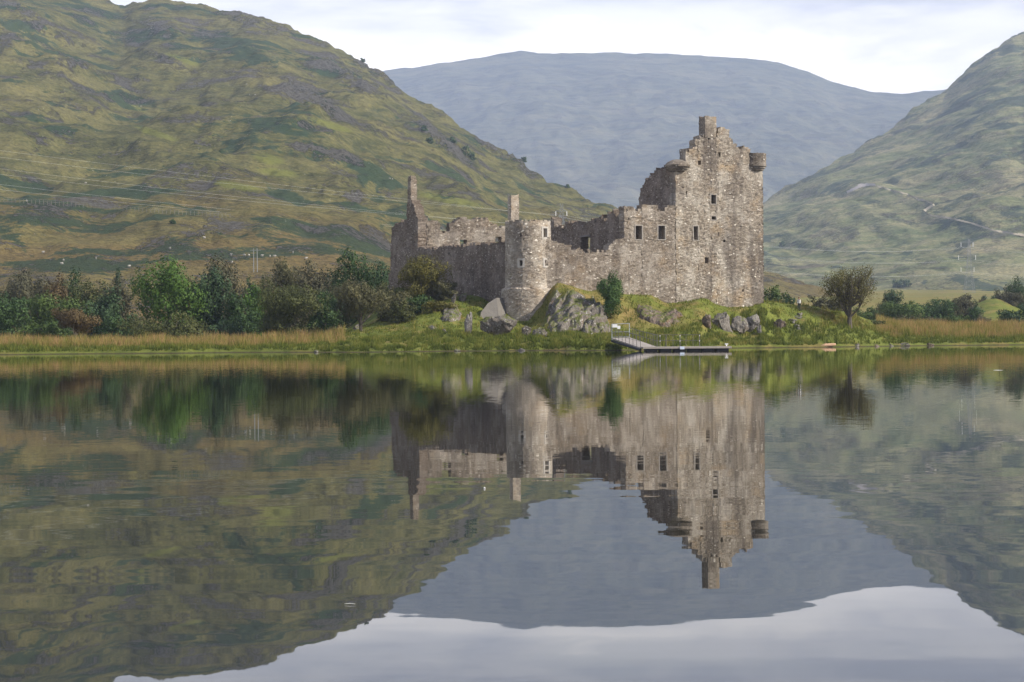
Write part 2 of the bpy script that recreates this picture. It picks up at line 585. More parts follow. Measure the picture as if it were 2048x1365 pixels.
# ------------------------------------------------------------------ hills
def hillmat(name, lo, mid, hi, brack, rock, slant, fscale=1.0, rockamt=0.5, brackamt=0.8, lowtan=None, lowz=60.0, rockth=0.585):
    m, t = newmat(name)
    v = t.node('ShaderNodeTexCoord').outputs['Object']
    z = t.sep(v)[2]
    rot = (0, slant, 0)
    sx_ = 0.34 if slant > 0 else 0.2
    sv = t.map(v, scale=(sx_, 0.5, 1.5), rot=rot)
    n = t.noise(sv, 0.011 * fscale, 8, 0.62, 0.5)
    nf = t.noise(sv, 0.06 * fscale, 7, 0.66, 0.3)
    c = t.ramp(n, [(0.32, lo), (0.5, mid), (0.66, hi)])
    c = t.mix(t.math('MULTIPLY', t.step(nf, 0.42, 0.66), 0.65), c, hi)
    c = t.mix(t.math('MULTIPLY', t.step(nf, 0.5, 0.3), 0.7), c, tuple(x * 0.62 for x in lo))
    if lowtan:
        lowf = t.step(t.math('ADD', z, t.math('MULTIPLY', t.math('SUBTRACT', n, 0.5), lowz * 2.5)), lowz, 0.0)
        c = t.mix(t.math('MULTIPLY', lowf, 0.8), c, t.mix(nf, tuple(x * .7 for x in lowtan), lowtan))
    sp = t.noise(t.map(v, scale=(0.7, 0.7, 1.2), rot=rot), 0.42 * fscale ** 0.5, 4, 0.7)
    c = t.mix(1.0, c, t.ramp(sp, [(0.3, (.5, .53, .5)), (0.5, (1.0, 1.0, 1.0)), (0.7, (1.5, 1.45, 1.35))]), 'MULTIPLY')
    # bracken beds
    b1 = t.noise(t.map(v, scale=(0.5, 0.5, 1.4), rot=rot, loc=(300, 40, 0)), 0.0135 * fscale, 6, 0.6, 0.6)
    b2 = t.noise(v, 0.16 * fscale, 5, 0.7)
    fern = t.node('ShaderNodeAttribute', attribute_name='fern').outputs['Fac']
    crag = t.node('ShaderNodeAttribute', attribute_name='crag').outputs['Fac']
    lush = t.node('ShaderNodeAttribute', attribute_name='lush').outputs['Fac']
    c = t.mix(t.math('MULTIPLY', t.step(t.math('ADD', lush, t.math('SUBTRACT', nf, 0.5)), 0.25, 0.7), 0.75), c, (.16, .17, .036))
    b1 = t.math('ADD', b1, t.math('MULTIPLY', fern, 0.125))
    bm_ = t.step(t.math('ADD', b1, t.math('MULTIPLY', t.math('SUBTRACT', b2, 0.5), 0.22)), 0.555, 0.585)
    c = t.mix(t.math('MULTIPLY', bm_, brackamt), c, t.mix(b2, tuple(x * .6 for x in brack), brack))
    # crags and scree
    r1 = t.noise(t.map(v, scale=(0.8, 0.6, 1.3), rot=rot, loc=(90, 700, 20)), 0.016 * fscale, 7, 0.68, 0.4)
    r2 = t.noise(t.map(v, scale=(1, 1, 0.7)), 0.22 * fscale, 5, 0.75)
    r1 = t.math('ADD', r1, t.math('MULTIPLY', crag, 0.14))
    rm = t.step(t.math('ADD', r1, t.math('MULTIPLY', t.math('SUBTRACT', r2, 0.5), 0.55)), rockth, rockth + 0.06)
    c = t.mix(t.math('MULTIPLY', rm, rockamt), c, t.ramp(r2, [(0.35, tuple(x * .3 for x in rock)), (0.5, tuple(x * .8 for x in rock)), (0.65, rock)]))
    # scattered pale stones
    cell = t.voro(v, 0.13 * fscale, 'F1', 'Distance')
    st = t.math('MULTIPLY', t.step(cell, 0.10, 0.06), t.step(t.noise(v, 0.02 * fscale, 3, 0.6), 0.5, 0.6))
    c = t.mix(t.math('MULTIPLY', st, 0.8), c, (.42, .41, .38))
    h = t.math('ADD', t.math('MULTIPLY', n, 14.0 / fscale), t.math('MULTIPLY', nf, 5.0 / fscale))
    h = t.math('ADD', h, t.math('MULTIPLY', r2, t.math('ADD', 1.6, t.math('MULTIPLY', rm, 4.5))))
    finish(t, c, 0.97, h, 1.0, 0.05)
    return m


class Hill:
    def __init__(s, name, ridge, Db, Dr, u0, u1, nu, nv, power, mat, amp, nscale, slantu, seed, rough=0.26, zones=None):
        s.u = np.linspace(u0, u1, nu)
        rp = np.array(ridge, float)
        ry = np.interp(s.u, rp[:, 0], rp[:, 1])
        k = np.ones(3) / 3
        ry = np.convolve(np.pad(ry, 1, mode='edge'), k, 'valid')
        el = (yh(s.u) - ry) / F
        db = np.interp(s.u, *zip(*Db)); dr = np.interp(s.u, *zip(*Dr))
        zr = el * dr
        kk = np.exp(-np.linspace(-2.2, 2.2, 61) ** 2); kk /= kk.sum()
        zs_ = np.convolve(np.pad(zr, 30, mode='edge'), kk, 'valid')
        tt = np.concatenate([np.linspace(0, 1, nv), 1 + np.linspace(0.02, 0.26, 10)])
        T, UU = np.meshgrid(tt, s.u, indexing='ij')
        Y = db + (dr - db) * T
        up_ = np.clip(T, 0, 1)
        wt_ = np.clip((T - 0.62) / 0.36, 0, 1); wt_ = wt_ * wt_ * (3 - 2 * wt_)
        Z = (zs_ * (1 - wt_) + zr * wt_) * up_ ** power
        over = np.clip(T - 1, 0, 1)
        Z = Z * (1 - 1.3 * over ** 1.5) - 6 * (over > 0) * over
        X = (UU - 1024) / F * Y
        # gullies running down the slope, knolls, crags
        a = X + slantu * Z
        env = np.sin(np.pi * np.clip(T, 0, 1)) ** 0.7
        edge_ = np.clip((T - 0.86) / 0.14, 0, 1)
        nz = fbm(a / nscale, Y / (nscale * 2.6), 5, seed, 0.52, True) - 0.4
        nk = fbm(X / (nscale * 0.5), Z / (nscale * 0.28), 5, seed + 11, 0.55)
        disp = amp * (0.75 * nz + 0.8 * nk) * env
        disp += amp * rough * fbm(X / (nscale * 0.16), Y / (nscale * 0.2), 4, seed + 5, 0.55) * (0.35 + edge_)
        Z = Z + disp * np.clip(Z / (amp * 3), 0, 1)
        s.X, s.Y, s.Z = X, Y, Z
        at = {}
        PY = yh(UU) - F * (Z - CAMZ) / Y
        for an in ('crag', 'fern', 'lush'):
            g_ = np.zeros_like(X)
            for (zx_, zy_, rx, ry, sl) in (zones or {}).get(an, []):
                du = UU - zx_; dv = PY - zy_ - du * sl
                g_ = np.maximum(g_, np.exp(-(du / rx) ** 2 - (dv / ry) ** 2))
            at[an] = g_.ravel()
        if zones:
            g_ = at['crag'].reshape(X.shape)
            Z += g_ * (3.2 * fbm(X / 26.0, Y / 30.0, 4, 3, 0.6, True) - 1.5)
        s.ob = tag(mesh_obj(name, np.stack([X, Y, Z], -1), grid_faces(*X.shape), mat, smooth=True, attrs=at), kind='structure')

    def pix(s, px, py):
        r = ray(px, py)
        u = r.x * F + 1024
        j = int(np.clip(np.searchsorted(s.u, u) - 1, 0, len(s.u) - 2))
        f = (u - s.u[j]) / (s.u[j + 1] - s.u[j])
        Y = s.Y[:, j] * (1 - f) + s.Y[:, j + 1] * f
        Z = s.Z[:, j] * (1 - f) + s.Z[:, j + 1] * f
        e = (Z - CAMZ) / Y
        hit = np.nonzero(e >= r.z)[0]
        i = hit[0] if len(hit) else int(np.argmax(e))
        if len(hit) and i > 0:
            g = (r.z - e[i - 1]) / (e[i] - e[i - 1] + 1e-12)
            return Vector((r.x * (Y[i - 1] + g * (Y[i] - Y[i - 1])), Y[i - 1] + g * (Y[i] - Y[i - 1]), Z[i - 1] + g * (Z[i] - Z[i - 1])))
        return Vector((r.x * Y[i], Y[i], Z[i]))


m_left = hillmat('left_hill_turf', (.060, .068, .025), (.104, .102, .035), (.165, .148, .055), (.03, .062, .030), (.195, .182, .165), 0.3,
                 2.1, 0.85, 0.85, (.20, .14, .055), 75.0, 0.565)
m_right = hillmat('right_hill_turf', (.088, .118, .05), (.16, .175, .078), (.28, .245, .14), (.032, .062, .045), (.2, .18, .16), -0.62,
                  1.25, 0.45, 0.75, (.17, .15, .06), 60.0)
m_mount = hillmat('mountain_turf', (.042, .052, .044), (.078, .084, .058), (.125, .118, .08), (.022, .032, .034), (.14, .13, .13), -0.75, 1.15, 0.4, 0.5)

LEFT_RIDGE = [(-1000, -40), (-300, -70), (0, -48), (150, -22), (215, -2), (252, 9), (275, 2), (330, -3), (400, 8), (450, 22), (520, 32), (560, 45),
              (620, 70), (660, 82), (700, 108), (740, 130), (780, 158), (830, 190), (890, 228), (960, 280), (1000, 305), (1035, 318),
              (1060, 343), (1100, 362), (1160, 392), (1210, 412), (1300, 455), (1400, 500), (1530, 541), (1640, 577), (1720, 606), (1850, 660)]
hill_left = Hill('hill', LEFT_RIDGE, [(-1000, 440), (700, 450), (1200, 520), (1850, 700)],
                 [(-1000, 1900), (400, 1900), (720, 1750), (1000, 1500), (1210, 1300), (1640, 1080), (1850, 1000)],
                 -1000, 1850, 760, 420, 1.22, m_left, 13.0, 210.0, 0.8, 20, 0.26, {
                     'crag': [(690, 150, 70, 16, .5), (728, 176, 34, 26, .2), (500, 45, 46, 16, .3), (600, 188, 60, 20, .3), (645, 215, 50, 14, .3), (905, 295, 42, 20, .5), (1040, 322, 26, 12, .7),
                              (860, 262, 30, 14, .6), (620, 302, 44, 9, .2), (685, 315, 40, 9, .3), (100, 62, 66, 16, .4), (50, 28, 50, 16, .3), (160, 132, 60, 14, .4), (330, 62, 44, 16, .3),
                              (640, 385, 30, 7, .2), (712, 396, 30, 9, .2), (420, 292, 26, 7, .3), (330, 120, 50, 10, .4), (420, 480, 46, 6, .2), (760, 150, 40, 10, .6), (985, 300, 24, 8, .6), (15, 95, 30, 20, .1)],
                     'fern': [(75, 240, 28, 9, .2), (135, 268, 56, 10, .3), (85, 375, 26, 8, .4), (425, 317, 34, 11, .25), (512, 436, 66, 10, .12), (515, 336, 28, 7, .1), (742, 347, 40, 14, .5), (25, 480, 44, 20, .5),
                              (470, 96, 90, 22, .25), (440, 278, 30, 8, .4), (70, 180, 60, 12, .35), (215, 30, 60, 10, .4), (700, 405, 40, 8, .2), (250, 190, 30, 7, .3), (800, 430, 50, 8, .1), (900, 350, 40, 9, .4), (1080, 400, 40, 8, .4)],
                     'lush': [(540, 318, 34, 12, .2), (562, 346, 44, 9, .1), (262, 212, 34, 6, .3), (310, 266, 50, 7, .3), (470, 372, 60, 8, .2), (370, 120, 40, 7, .3), (900, 400, 70, 9, .2), (660, 250, 50, 7, .3)]})
RIGHT_RIDGE = [(900, 540), (1100, 500), (1250, 470), (1400, 448), (1480, 426), (1530, 400), (1600, 363), (1700, 305), (1800, 243), (1890, 180), (1920, 155),
               (1960, 122), (1990, 95), (2030, 70), (2048, 64), (2150, 20), (2400, -60), (3100, -120)]
hill_right = Hill('hill', RIGHT_RIDGE, [(900, 1500), (3100, 1350)], [(900, 2400), (1530, 2700), (2048, 3200), (3100, 3300)],
                  900, 3100, 620, 360, 1.12, m_right, 17.0, 330.0, -1.6, 41)
MOUNT_RIDGE = [(-200, 300), (300, 220), (600, 172), (740, 148), (830, 134), (900, 124), (980, 112), (1050, 102), (1120, 108), (1200, 105), (1400, 108), (1480, 115), (1560, 125), (1620, 143),
               (1680, 168), (1740, 183), (1810, 186), (1850, 183), (1900, 177), (2000, 160), (2300, 200), (2900, 260)]
mountain = Hill('mountain', MOUNT_RIDGE, [(-200, 3600), (2900, 3600)], [(-200, 6600), (2900, 6600)],
                -200, 2900, 620, 360, 1.1, m_mount, 46.0, 760.0, 0.6, 63, 0.07)

# worn track across the right-hand hill, laid on the slope
def drape(name, pts, width, mat, hill, lift=0.6):
    poly = []
    for (a, b) in zip(pts[:-1], pts[1:]):
        n = max(2, int(abs(b[0] - a[0]) / 3))
        for i in range(n):
            f = i / n
            poly.append((a[0] + (b[0] - a[0]) * f, a[1] + (b[1] - a[1]) * f))
    poly.append(pts[-1])
    C = [hill.pix(*p) for p in poly]
    V, Fc = [], []
    rr = random.Random(5)
    for i, c in enumerate(C):
        wd = width * rr.uniform(0.6, 1.25)
        V += [c + Vector((0, -wd * 0.5, -wd * 0.16 + lift)), c + Vector((0, wd * 0.5, wd * 0.16 + lift))]
        if i: Fc.append((2 * i - 2, 2 * i, 2 * i + 1, 2 * i - 1))
    return tag(mesh_obj(name, V, Fc, mat, smooth=True), kind='structure')


track_m = plain('track_gravel', (.36, .31, .22), 0.95, 0, 0.35, 0.2)
drape('track', [(2070, 474), (2030, 470), (1985, 462), (1940, 447), (1900, 438), (1860, 432), (1848, 424), (1856, 418), (1869, 411), (1850, 402),
                (1834, 401), (1832, 397), (1812, 389), (1780, 381), (1755, 374)], 9.0, track_m, hill_right)
drape('track', [(1752, 372), (1735, 371), (1722, 372), (1710, 379), (1694, 386)], 14.0, plain('bare_scree', (.42, .37, .33), 0.95, 0, 0.4, 0.2), hill_right)

# ------------------------------------------------------------------ water
def water_material():
    m, t = newmat('loch_water')
    v = t.node('ShaderNodeTexCoord').outputs['Object']
    # slope field: long-crested ripples (crests lie across the view), stronger in wind-touched bands
    def slope(scale, sx, detail, amp, loc):
        n = t.noise(t.map(v, scale=(sx, 1, 1), loc=loc, rot=(0, 0, 0.06)), scale, detail, 0.5, 0.0, color=True)
        s_ = t.vmath('SUBTRACT', n, (0.5, 0.5, 0.5))
        return t.vmath('MULTIPLY', s_, (amp * 0.25, amp, 0.0))
    y = t.sep(v)[1]
    near = t.step(y, 34.0, 13.0)
    farf = t.step(y, 9.0, 45.0)
    s1 = slope(3.0, 0.2, 1.5, 0.0068, (0, 0, 0))
    s2 = slope(0.62, 0.10, 1.0, 0.0060, (7, 3, 0))
    s3 = slope(9.0, 0.55, 2.0, 0.017, (2, 9, 0))
    band = t.noise(t.map(v, scale=(0.25, 1, 1)), 0.09, 3, 0.5)
    bnd = t.math('ADD', 0.45, t.math('MULTIPLY', t.step(band, 0.4, 0.62), 0.9))
    sm = t.vmath('ADD', t.vmath('SCALE', s1, t.math('MULTIPLY', bnd, t.math('ADD', 0.15, near))), t.vmath('SCALE', s3, t.math('MULTIPLY', farf, t.math('ADD', 0.4, t.math('MULTIPLY', bnd, 0.6)))))
    sm = t.vmath('ADD', sm, t.vmath('SCALE', s2, near))
    nrm = t.vmath('NORMALIZE', t.vmath('ADD', sm, (0.0, 0.0, 1.0)))
    p = t.node('ShaderNodeBsdfPrincipled', {'Base Color': (.010, .011, .008), 'Roughness': 0.01, 'IOR': 1.34, 'Specular IOR Level': 0.5})
    t.l.new(nrm, p.inputs['Normal'])
    t.node('ShaderNodeOutputMaterial', {'Surface': p.outputs[0]})
    return m


xs = np.linspace(-420, 420, 60); ys = np.concatenate([np.linspace(-60, 330, 80)])
WX, WY = np.meshgrid(xs, ys)
water = mesh_obj('water', np.stack([WX, WY, np.zeros_like(WX)], -1), grid_faces(*WX.shape), water_material(), smooth=True)
tag(water, kind='structure')

# ------------------------------------------------------------------ castle
CA = math.radians(25)
SX = Vector((math.cos(CA), math.sin(CA), 0)); TX = Vector((-math.sin(CA), math.cos(CA), 0))
R0 = Vector((P(1100, 560, 235).x, 235.0, 0))
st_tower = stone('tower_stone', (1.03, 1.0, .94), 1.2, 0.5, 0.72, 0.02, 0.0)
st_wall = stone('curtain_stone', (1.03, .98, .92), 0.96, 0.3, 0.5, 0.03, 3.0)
st_dark = stone('shade_tinted_stone', (1.06, .97, .90), 0.74, 0.15, 0.28, 0.04, 6.0)  # darker stone copy for walls away from the sun, shade put into its colour
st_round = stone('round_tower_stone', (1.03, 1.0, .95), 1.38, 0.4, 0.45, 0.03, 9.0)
dressed_dull = plain('weathered_dressing', (.30, .27, .235), 0.9, 0, 0.25, 4.0, 0.03)
dressed = plain('dressed_stone', (.43, .40, .36), 0.9, 0, 0.25, 4.0, 0.03)
slabgrey = plain('smooth_grey_slab', (.15, .138, .122), 0.9, 0, 0.3, 1.6, 0.08)

castle = thing('castle_ruin', 'roofless grey stone castle ruin with tall square keep and round corner tower', 'castle', (14, 246, 5))


def cw(s, t, z):
    v = R0 + SX * s + TX * t
    return Vector((v.x, v.y, z))


def hit_s(px, py, t):
    """photo pixel on a wall face running along s at depth t -> (s, z)"""
    r = ray(px, py)
    # r*Y = R0 + SX s + TX t ; solve s, Y
    bx, by = R0.x + TX.x * t, R0.y + TX.y * t
    # r.x*Y - SX.x*s = bx ; Y - SX.y*s = by
    s = (r.x * by - bx) / (SX.x - r.x * SX.y)
    Y = by + SX.y * s
    return s, CAMZ + r.z * Y


def hit_t(px, py, s):
    r = ray(px, py)
    bx, by = R0.x + SX.x * s, R0.y + SX.y * s
    t = (r.x * by - bx) / (TX.x - r.x * TX.y)
    Y = by + TX.y * t
    return t, CAMZ + r.z * Y


def lines(a, b, step, marks):
    base = list(np.arange(a, b, step)) + [b]
    marks = sorted(marks)
    out = [x for x in base if all(abs(x - k) > step * 0.42 for k in marks)] + [k for k in marks if a < k < b]
    return np.array(sorted(out))


def masonry(name, us, zs, mask, fn, th, mat, parent, holes=(), jit=0.05, wrap=False, seed=1, label=None):
    """a wall of courses: cells of a (u,z) grid kept where mask is set, front face, back face and all broken edges"""
    rg = np.random.default_rng(seed)
    nu, nz = len(us), len(zs)
    hu = {round(h[0], 4) for h in holes} | {round(h[1], 4) for h in holes}
    hz_ = {round(h[2], 4) for h in holes} | {round(h[3], 4) for h in holes}
    V = []
    for side in (0, 1):
        J = rg.normal(0, 1, (nu, nz, 3)) * jit
        for i in range(nu):
            for j in range(nz):
                du, dz, dt = J[i, j]
                if round(us[i], 4) in hu or round(zs[j], 4) in hz_: du *= 0.2; dz *= 0.2
                if wrap and i == nu - 1:
                    V.append(None); continue
                V.append(fn(us[i], zs[j] + dz, (th if side else 0) + dt * 0.8, du))
    def idx(side, i, j):
        if wrap: i = i % (nu - 1)
        return side * nu * nz + i * nz + j
    Fc = []
    M = lambda i, j: 0 <= j < nz - 1 and ((0 <= i < nu - 1) or wrap) and mask[i % (nu - 1) if wrap else i, j]
    for i in range(nu - 1):
        for j in range(nz - 1):
            if not mask[i, j]: continue
            a, b, c, d_ = (i, j), (i + 1, j), (i + 1, j + 1), (i, j + 1)
            Fc.append([idx(0, *a), idx(0, *b), idx(0, *c), idx(0, *d_)])
            Fc.append([idx(1, *d_), idx(1, *c), idx(1, *b), idx(1, *a)])
            if not M(i, j - 1): Fc.append([idx(0, *b), idx(0, *a), idx(1, *a), idx(1, *b)])
            if not M(i, j + 1): Fc.append([idx(0, *d_), idx(0, *c), idx(1, *c), idx(1, *d_)])
            if not M(i - 1, j): Fc.append([idx(0, *a), idx(0, *d_), idx(1, *d_), idx(1, *a)])
            if not M(i + 1, j): Fc.append([idx(0, *c), idx(0, *b), idx(1, *b), idx(1, *c)])
    used = sorted({k for f in Fc for k in f})
    rm = {k: n for n, k in enumerate(used)}
    o = mesh_obj(name, [V[k] for k in used], [[rm[k] for k in f] for f in Fc], mat, parent)
    if label: o['label'] = label
    return o


def wall(name, along, pos, th, top, zb, mat, parent, holes=(), step=0.34, zstep=0.27, seed=1, rag=0.22, u_lim=None, label=None):
    """straight wall. along 's' (face at t=pos, thickness to +t) or 't' (face at s=pos, thickness to +s). top: [(u,z)...], holes (u0,u1,z0,z1)"""
    tp = np.array(top, float)
    o_ = np.argsort(tp[:, 0], kind='stable')
    tp = tp[o_]
    a, b = (tp[0, 0], tp[-1, 0]) if u_lim is None else u_lim
    marks = [h[0] for h in holes] + [h[1] for h in holes]
    us = lines(a, b, step, marks)
    zmax = tp[:, 1].max() + 0.6
    zs = lines(zb, zmax, zstep, [h[2] for h in holes] + [h[3] for h in holes])
    uc = (us[:-1] + us[1:]) / 2; zc = (zs[:-1] + zs[1:]) / 2
    rg = np.random.default_rng(seed + 100)
    ztop = np.interp(uc, tp[:, 0], tp[:, 1]) + rg.normal(0, rag, len(uc)) * 0.6
    mask = zc[None, :] < ztop[:, None]
    for h in holes:
        mask &= ~((uc[:, None] > h[0]) & (uc[:, None] < h[1]) & (zc[None, :] > h[2]) & (zc[None, :] < h[3]))
    if along == 's':
        fn = lambda u, z, d_, du: cw(u + du, pos + d_, z)
    else:
        fn = lambda u, z, d_, du: cw(pos + d_, u + du, z)
    return masonry(name, us, zs, mask, fn, th, mat, parent, holes, seed=seed, label=label)


def surround(hole, fn, parent, w_=0.13, proud=0.04, dp=0.35):
    u0, u1, z0, z1 = hole
    us = np.array([u0 - w_, u0 + .01, u1 - .01, u1 + w_]); zs = np.array([z0 - w_ * 0.8, z0 + .01, z1 - .01, z1 + w_])
    mask = np.ones((3, 3), bool); mask[1, 1] = False
    return masonry('window_surround', us, zs, mask, lambda u, z, d_, du: fn(u + du, z, d_ - proud), dp, dressed_dull, parent, jit=0.012, seed=int(abs(u0) * 100))


# --- keep
def prof_s(pts, t): return [hit_s(x, y, t) for x, y in pts]


def hole_s(x0, x1, y0, y1, t):
    a = hit_s(x0, y1, t); b = hit_s(x1, y0, t)
    return (a[0], b[0], a[1], b[1])


KT = -0.06                                  # keep stands slightly proud of the curtain wall
k0 = hit_s(1352, 500, KT)[0]; k1 = hit_s(1527, 500, KT)[0]
KD = 10.5
keep = thing('main_tower', None, None, (0, 0, 0)); keep.parent = castle
keep.location = cw((k0 + k1) / 2, 4, 5) - castle.location
fr_top = [(1350, 334), (1371, 333), (1371.2, 306), (1380, 304), (1381, 298), (1389, 291), (1394, 279), (1400, 273), (1437, 270), (1437.5, 258), (1456, 257), (1456.5, 274),
          (1464, 278), (1464.5, 291), (1484, 294), (1499, 296), (1502, 312), (1528, 316)]
front_top = prof_s(fr_top, KT)
khole = [hole_s(1387, 1396, 453, 480, KT), hole_s(1422, 1432, 390, 408, KT), hole_s(1423, 1432, 433, 440, KT), hole_s(1446, 1451, 480, 485, KT),
         hole_s(1410, 1417, 515, 527, KT), hole_s(1372, 1374.5, 382, 389, KT), hole_s(1484, 1488, 580, 584, KT), hole_s(1396, 1402, 322, 330, KT),
         hole_s(1437, 1441, 305, 314, KT)]
wall('front_wall', 's', KT, 1.5, front_top, 3.0, st_tower, keep, khole, seed=11, rag=0.3, step=0.28, zstep=0.2, u_lim=(k0, k1))
for h in khole[:3]:
    surround(h, lambda u, z, d_: cw(u, KT + d_, z), keep)
side_pts = [(1331, 334), (1314, 341), (1300, 345), (1298, 356), (1289, 362), (1286, 374), (1280, 379), (1279, 397), (1277, 407), (1272, 420), (1262, 440)]
side_top = [(KT + 1.5, hit_s(1352, 331, KT)[1])] + [hit_t(x, y, k0) for x, y in side_pts]
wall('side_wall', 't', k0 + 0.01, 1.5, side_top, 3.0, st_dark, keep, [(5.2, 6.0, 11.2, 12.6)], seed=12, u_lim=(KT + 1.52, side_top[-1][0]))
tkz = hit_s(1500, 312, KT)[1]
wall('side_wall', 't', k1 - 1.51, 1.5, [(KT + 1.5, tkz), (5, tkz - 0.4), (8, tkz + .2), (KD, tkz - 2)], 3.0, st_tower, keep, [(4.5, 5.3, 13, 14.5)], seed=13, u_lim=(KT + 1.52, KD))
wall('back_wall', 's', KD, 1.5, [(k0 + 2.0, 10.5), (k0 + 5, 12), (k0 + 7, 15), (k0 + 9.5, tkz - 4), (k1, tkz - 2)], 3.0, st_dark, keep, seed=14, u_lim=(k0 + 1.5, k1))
fm = plain('shading_slab', (.16, .14, .12), 0.95, 0, 0.3, 1.0)  # unseen slabs added so the hollow keep stays dark behind its windows
for z in (8.9, 13.4, 17.8):
    c = cw((k0 + k1) / 2, (KT + 1.52 + KD) / 2, z)
    MB().box(c, ((k1 - k0) / 2 - 1.54, (KD - KT - 1.52) / 2 - 0.02, 0.25), (SX, TX, Vector((0, 0, 1)))).build('shading_slab', fm, keep)

# keep chimney on the gable
ca = hit_s(1410, 272, KT)[0]; cb = hit_s(1432.5, 272, KT)[0]
cz0 = hit_s(1420, 276, KT)[1]; cz1 = hit_s(1420, 231, KT)[1]
def stack(name, s0, s1, t0, t1, z0, z1, mat, parent, seed, taper=0.0, jit=0.05):
    us = np.array([0, 0.33, 0.66, 1, 1.33, 1.66, 2, 2.33, 2.66, 3, 3.33, 3.66, 4.0]); zs = np.arange(z0, z1 + 0.01, 0.24)
    cs, ct = (s0 + s1) / 2, (t0 + t1) / 2; hs, ht = (s1 - s0) / 2, (t1 - t0) / 2
    cor = [(-1, -1), (1, -1), (1, 1), (-1, 1), (-1, -1)]
    def fn(u, z, d_, du):
        i = int(min(u, 3.999)); f = u - i
        a, b = cor[i], cor[i + 1]
        k = 1 - d_ * 0.5 - taper * (z - z0) / (z1 - z0)
        x = (a[0] + (b[0] - a[0]) * f); y = (a[1] + (b[1] - a[1]) * f)
        return cw(cs + x * hs * k + du * 0.5, ct + y * ht * k, z)
    rg = np.random.default_rng(seed)
    mask = np.ones((12, len(zs) - 1), bool)
    mask[:, -1] = rg.random(12) > 0.35
    return masonry(name, us, zs, mask, fn, 0.9, mat, parent, jit=jit, wrap=True, seed=seed)
stack('chimney', ca, cb, KT - 0.03, KT + 1.5, cz0, cz1, st_tower, keep, 21)

# bartizans (round corner turrets on corbel courses)
def lathe(name, c, prof, mat, parent, n=28, jit=0.03, seed=0, ragtop=0.0):
    rg = np.random.default_rng(seed)
    V, Fc = [], []
    m_ = len(prof)
    for i in range(n):
        an = 2 * math.pi * i / n
        rt_ = rg.normal(0, ragtop) if ragtop else 0
        for j, (r, z) in enumerate(prof):
            rr = r + rg.normal(0, jit)
            top_ = j >= m_ - 3
            V.append((c.x + rr * math.cos(an), c.y + rr * math.sin(an), z + (rt_ if top_ and ragtop and z > prof[0][1] + 0.9 else 0)))
    for i in range(n):
        for j in range(m_ - 1):
            a = i * m_ + j; b = ((i + 1) % n) * m_ + j
            Fc.append((a, b, b + 1, a + 1))
    return mesh_obj(name, V, Fc, mat, parent)
cbk = cw(k0 + 0.55, KT + 0.55, 0)
z1b = hit_s(1352, 338, KT)[1]
prl = [(0.3, z1b - .5), (1.05, z1b - .25), (1.15, z1b), (1.35, z1b + .02), (1.35, z1b + .22), (1.58, z1b + .25), (1.6, z1b + .5), (1.45, z1b + .55), (1.2, z1b + .85), (0.5, z1b + 1.15), (0.0, z1b + 1.2)]
st_corbel = stone('corbel_stone', (1.02, .98, .92), 0.85, 0.1, 0.5, 0.03, 12.0)
lathe('bartizan', cbk, prl, st_corbel, keep, seed=3)
cbr = cw(k1 - 0.75, KT + 0.75, 0)
z2b = hit_s(1509, 341, KT)[1]; z2t = hit_s(1509, 307, KT)[1]
prr = [(0.5, z2b - .3), (1.0, z2b), (1.12, z2b + .05), (1.12, z2b + .25), (1.3, z2b + .27), (1.3, z2b + .48), (1.46, z2b + .5), (1.46, z2b + .75)]
zz = z2b + .95
while zz < z2t - .2:
    prr.append((1.42, zz)); zz += 0.28
prr += [(1.44, z2t), (1.1, z2t + .04), (1.02, z2t - 1.0), (0, z2t - 1.05)]
lathe('bartizan', cbr, prr, st_corbel, keep, seed=4, ragtop=0.13)

# --- front range and curtain wall between keep and round tower
cur = thing('curtain_wall', None, None, (0, 0, 0)); cur.parent = castle
cur.location = cw(8, 1, 6) - castle.location
ct_pts = [(1096, 478), (1104, 479), (1118, 487), (1132, 490), (1150, 498), (1162, 502), (1176, 503), (1196, 502), (1213, 500), (1221, 492), (1233, 480), (1246, 474),
          (1249, 470), (1249.3, 414), (1267, 413), (1268, 420), (1285, 420), (1285.4, 410), (1315, 410), (1315.4, 421), (1329, 421), (1329.4, 413), (1355, 411)]
whole = [hole_s(1271, 1284, 452, 479, 0), hole_s(1316.5, 1330, 452, 479, 0), hole_s(1256, 1259, 436, 440, 0), hole_s(1282, 1285, 508, 511, 0)]
wall('front_wall', 's', 0.0, 1.4, prof_s(ct_pts, 0), 4.0, st_wall, cur, whole, seed=31, step=0.31, zstep=0.25, rag=0.2, u_lim=(-0.6, k0 + 0.25))
for h in whole[:2]:
    surround(h, lambda u, z, d_: cw(u, d_, z), cur)
# inner walls of the ruined range
ws = hit_s(1250, 450, 0)[0]
cross_pts = [(1249, 432), (1232, 432), (1230, 423), (1217, 423), (1214, 443), (1209, 441), (1195, 434), (1183, 443), (1169, 446), (1167, 455), (1158, 455), (1157, 446),
             (1130, 445), (1128, 453), (1110, 453), (1108, 437), (1102, 439), (1100, 456), (1060, 452)]
cp = [hit_t(x, y, ws) for x, y in cross_pts]
dr0 = hit_t(1180, 503, ws); dr1 = hit_t(1161, 476, ws)
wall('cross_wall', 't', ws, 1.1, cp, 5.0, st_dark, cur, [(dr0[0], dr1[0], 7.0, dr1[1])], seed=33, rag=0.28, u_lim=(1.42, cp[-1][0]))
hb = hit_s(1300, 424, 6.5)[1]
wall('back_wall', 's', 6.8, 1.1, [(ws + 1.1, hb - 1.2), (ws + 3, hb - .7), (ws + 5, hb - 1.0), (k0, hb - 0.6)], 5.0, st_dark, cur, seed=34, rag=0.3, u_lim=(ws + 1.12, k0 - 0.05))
lb = MB()
dz = (dr1[1])
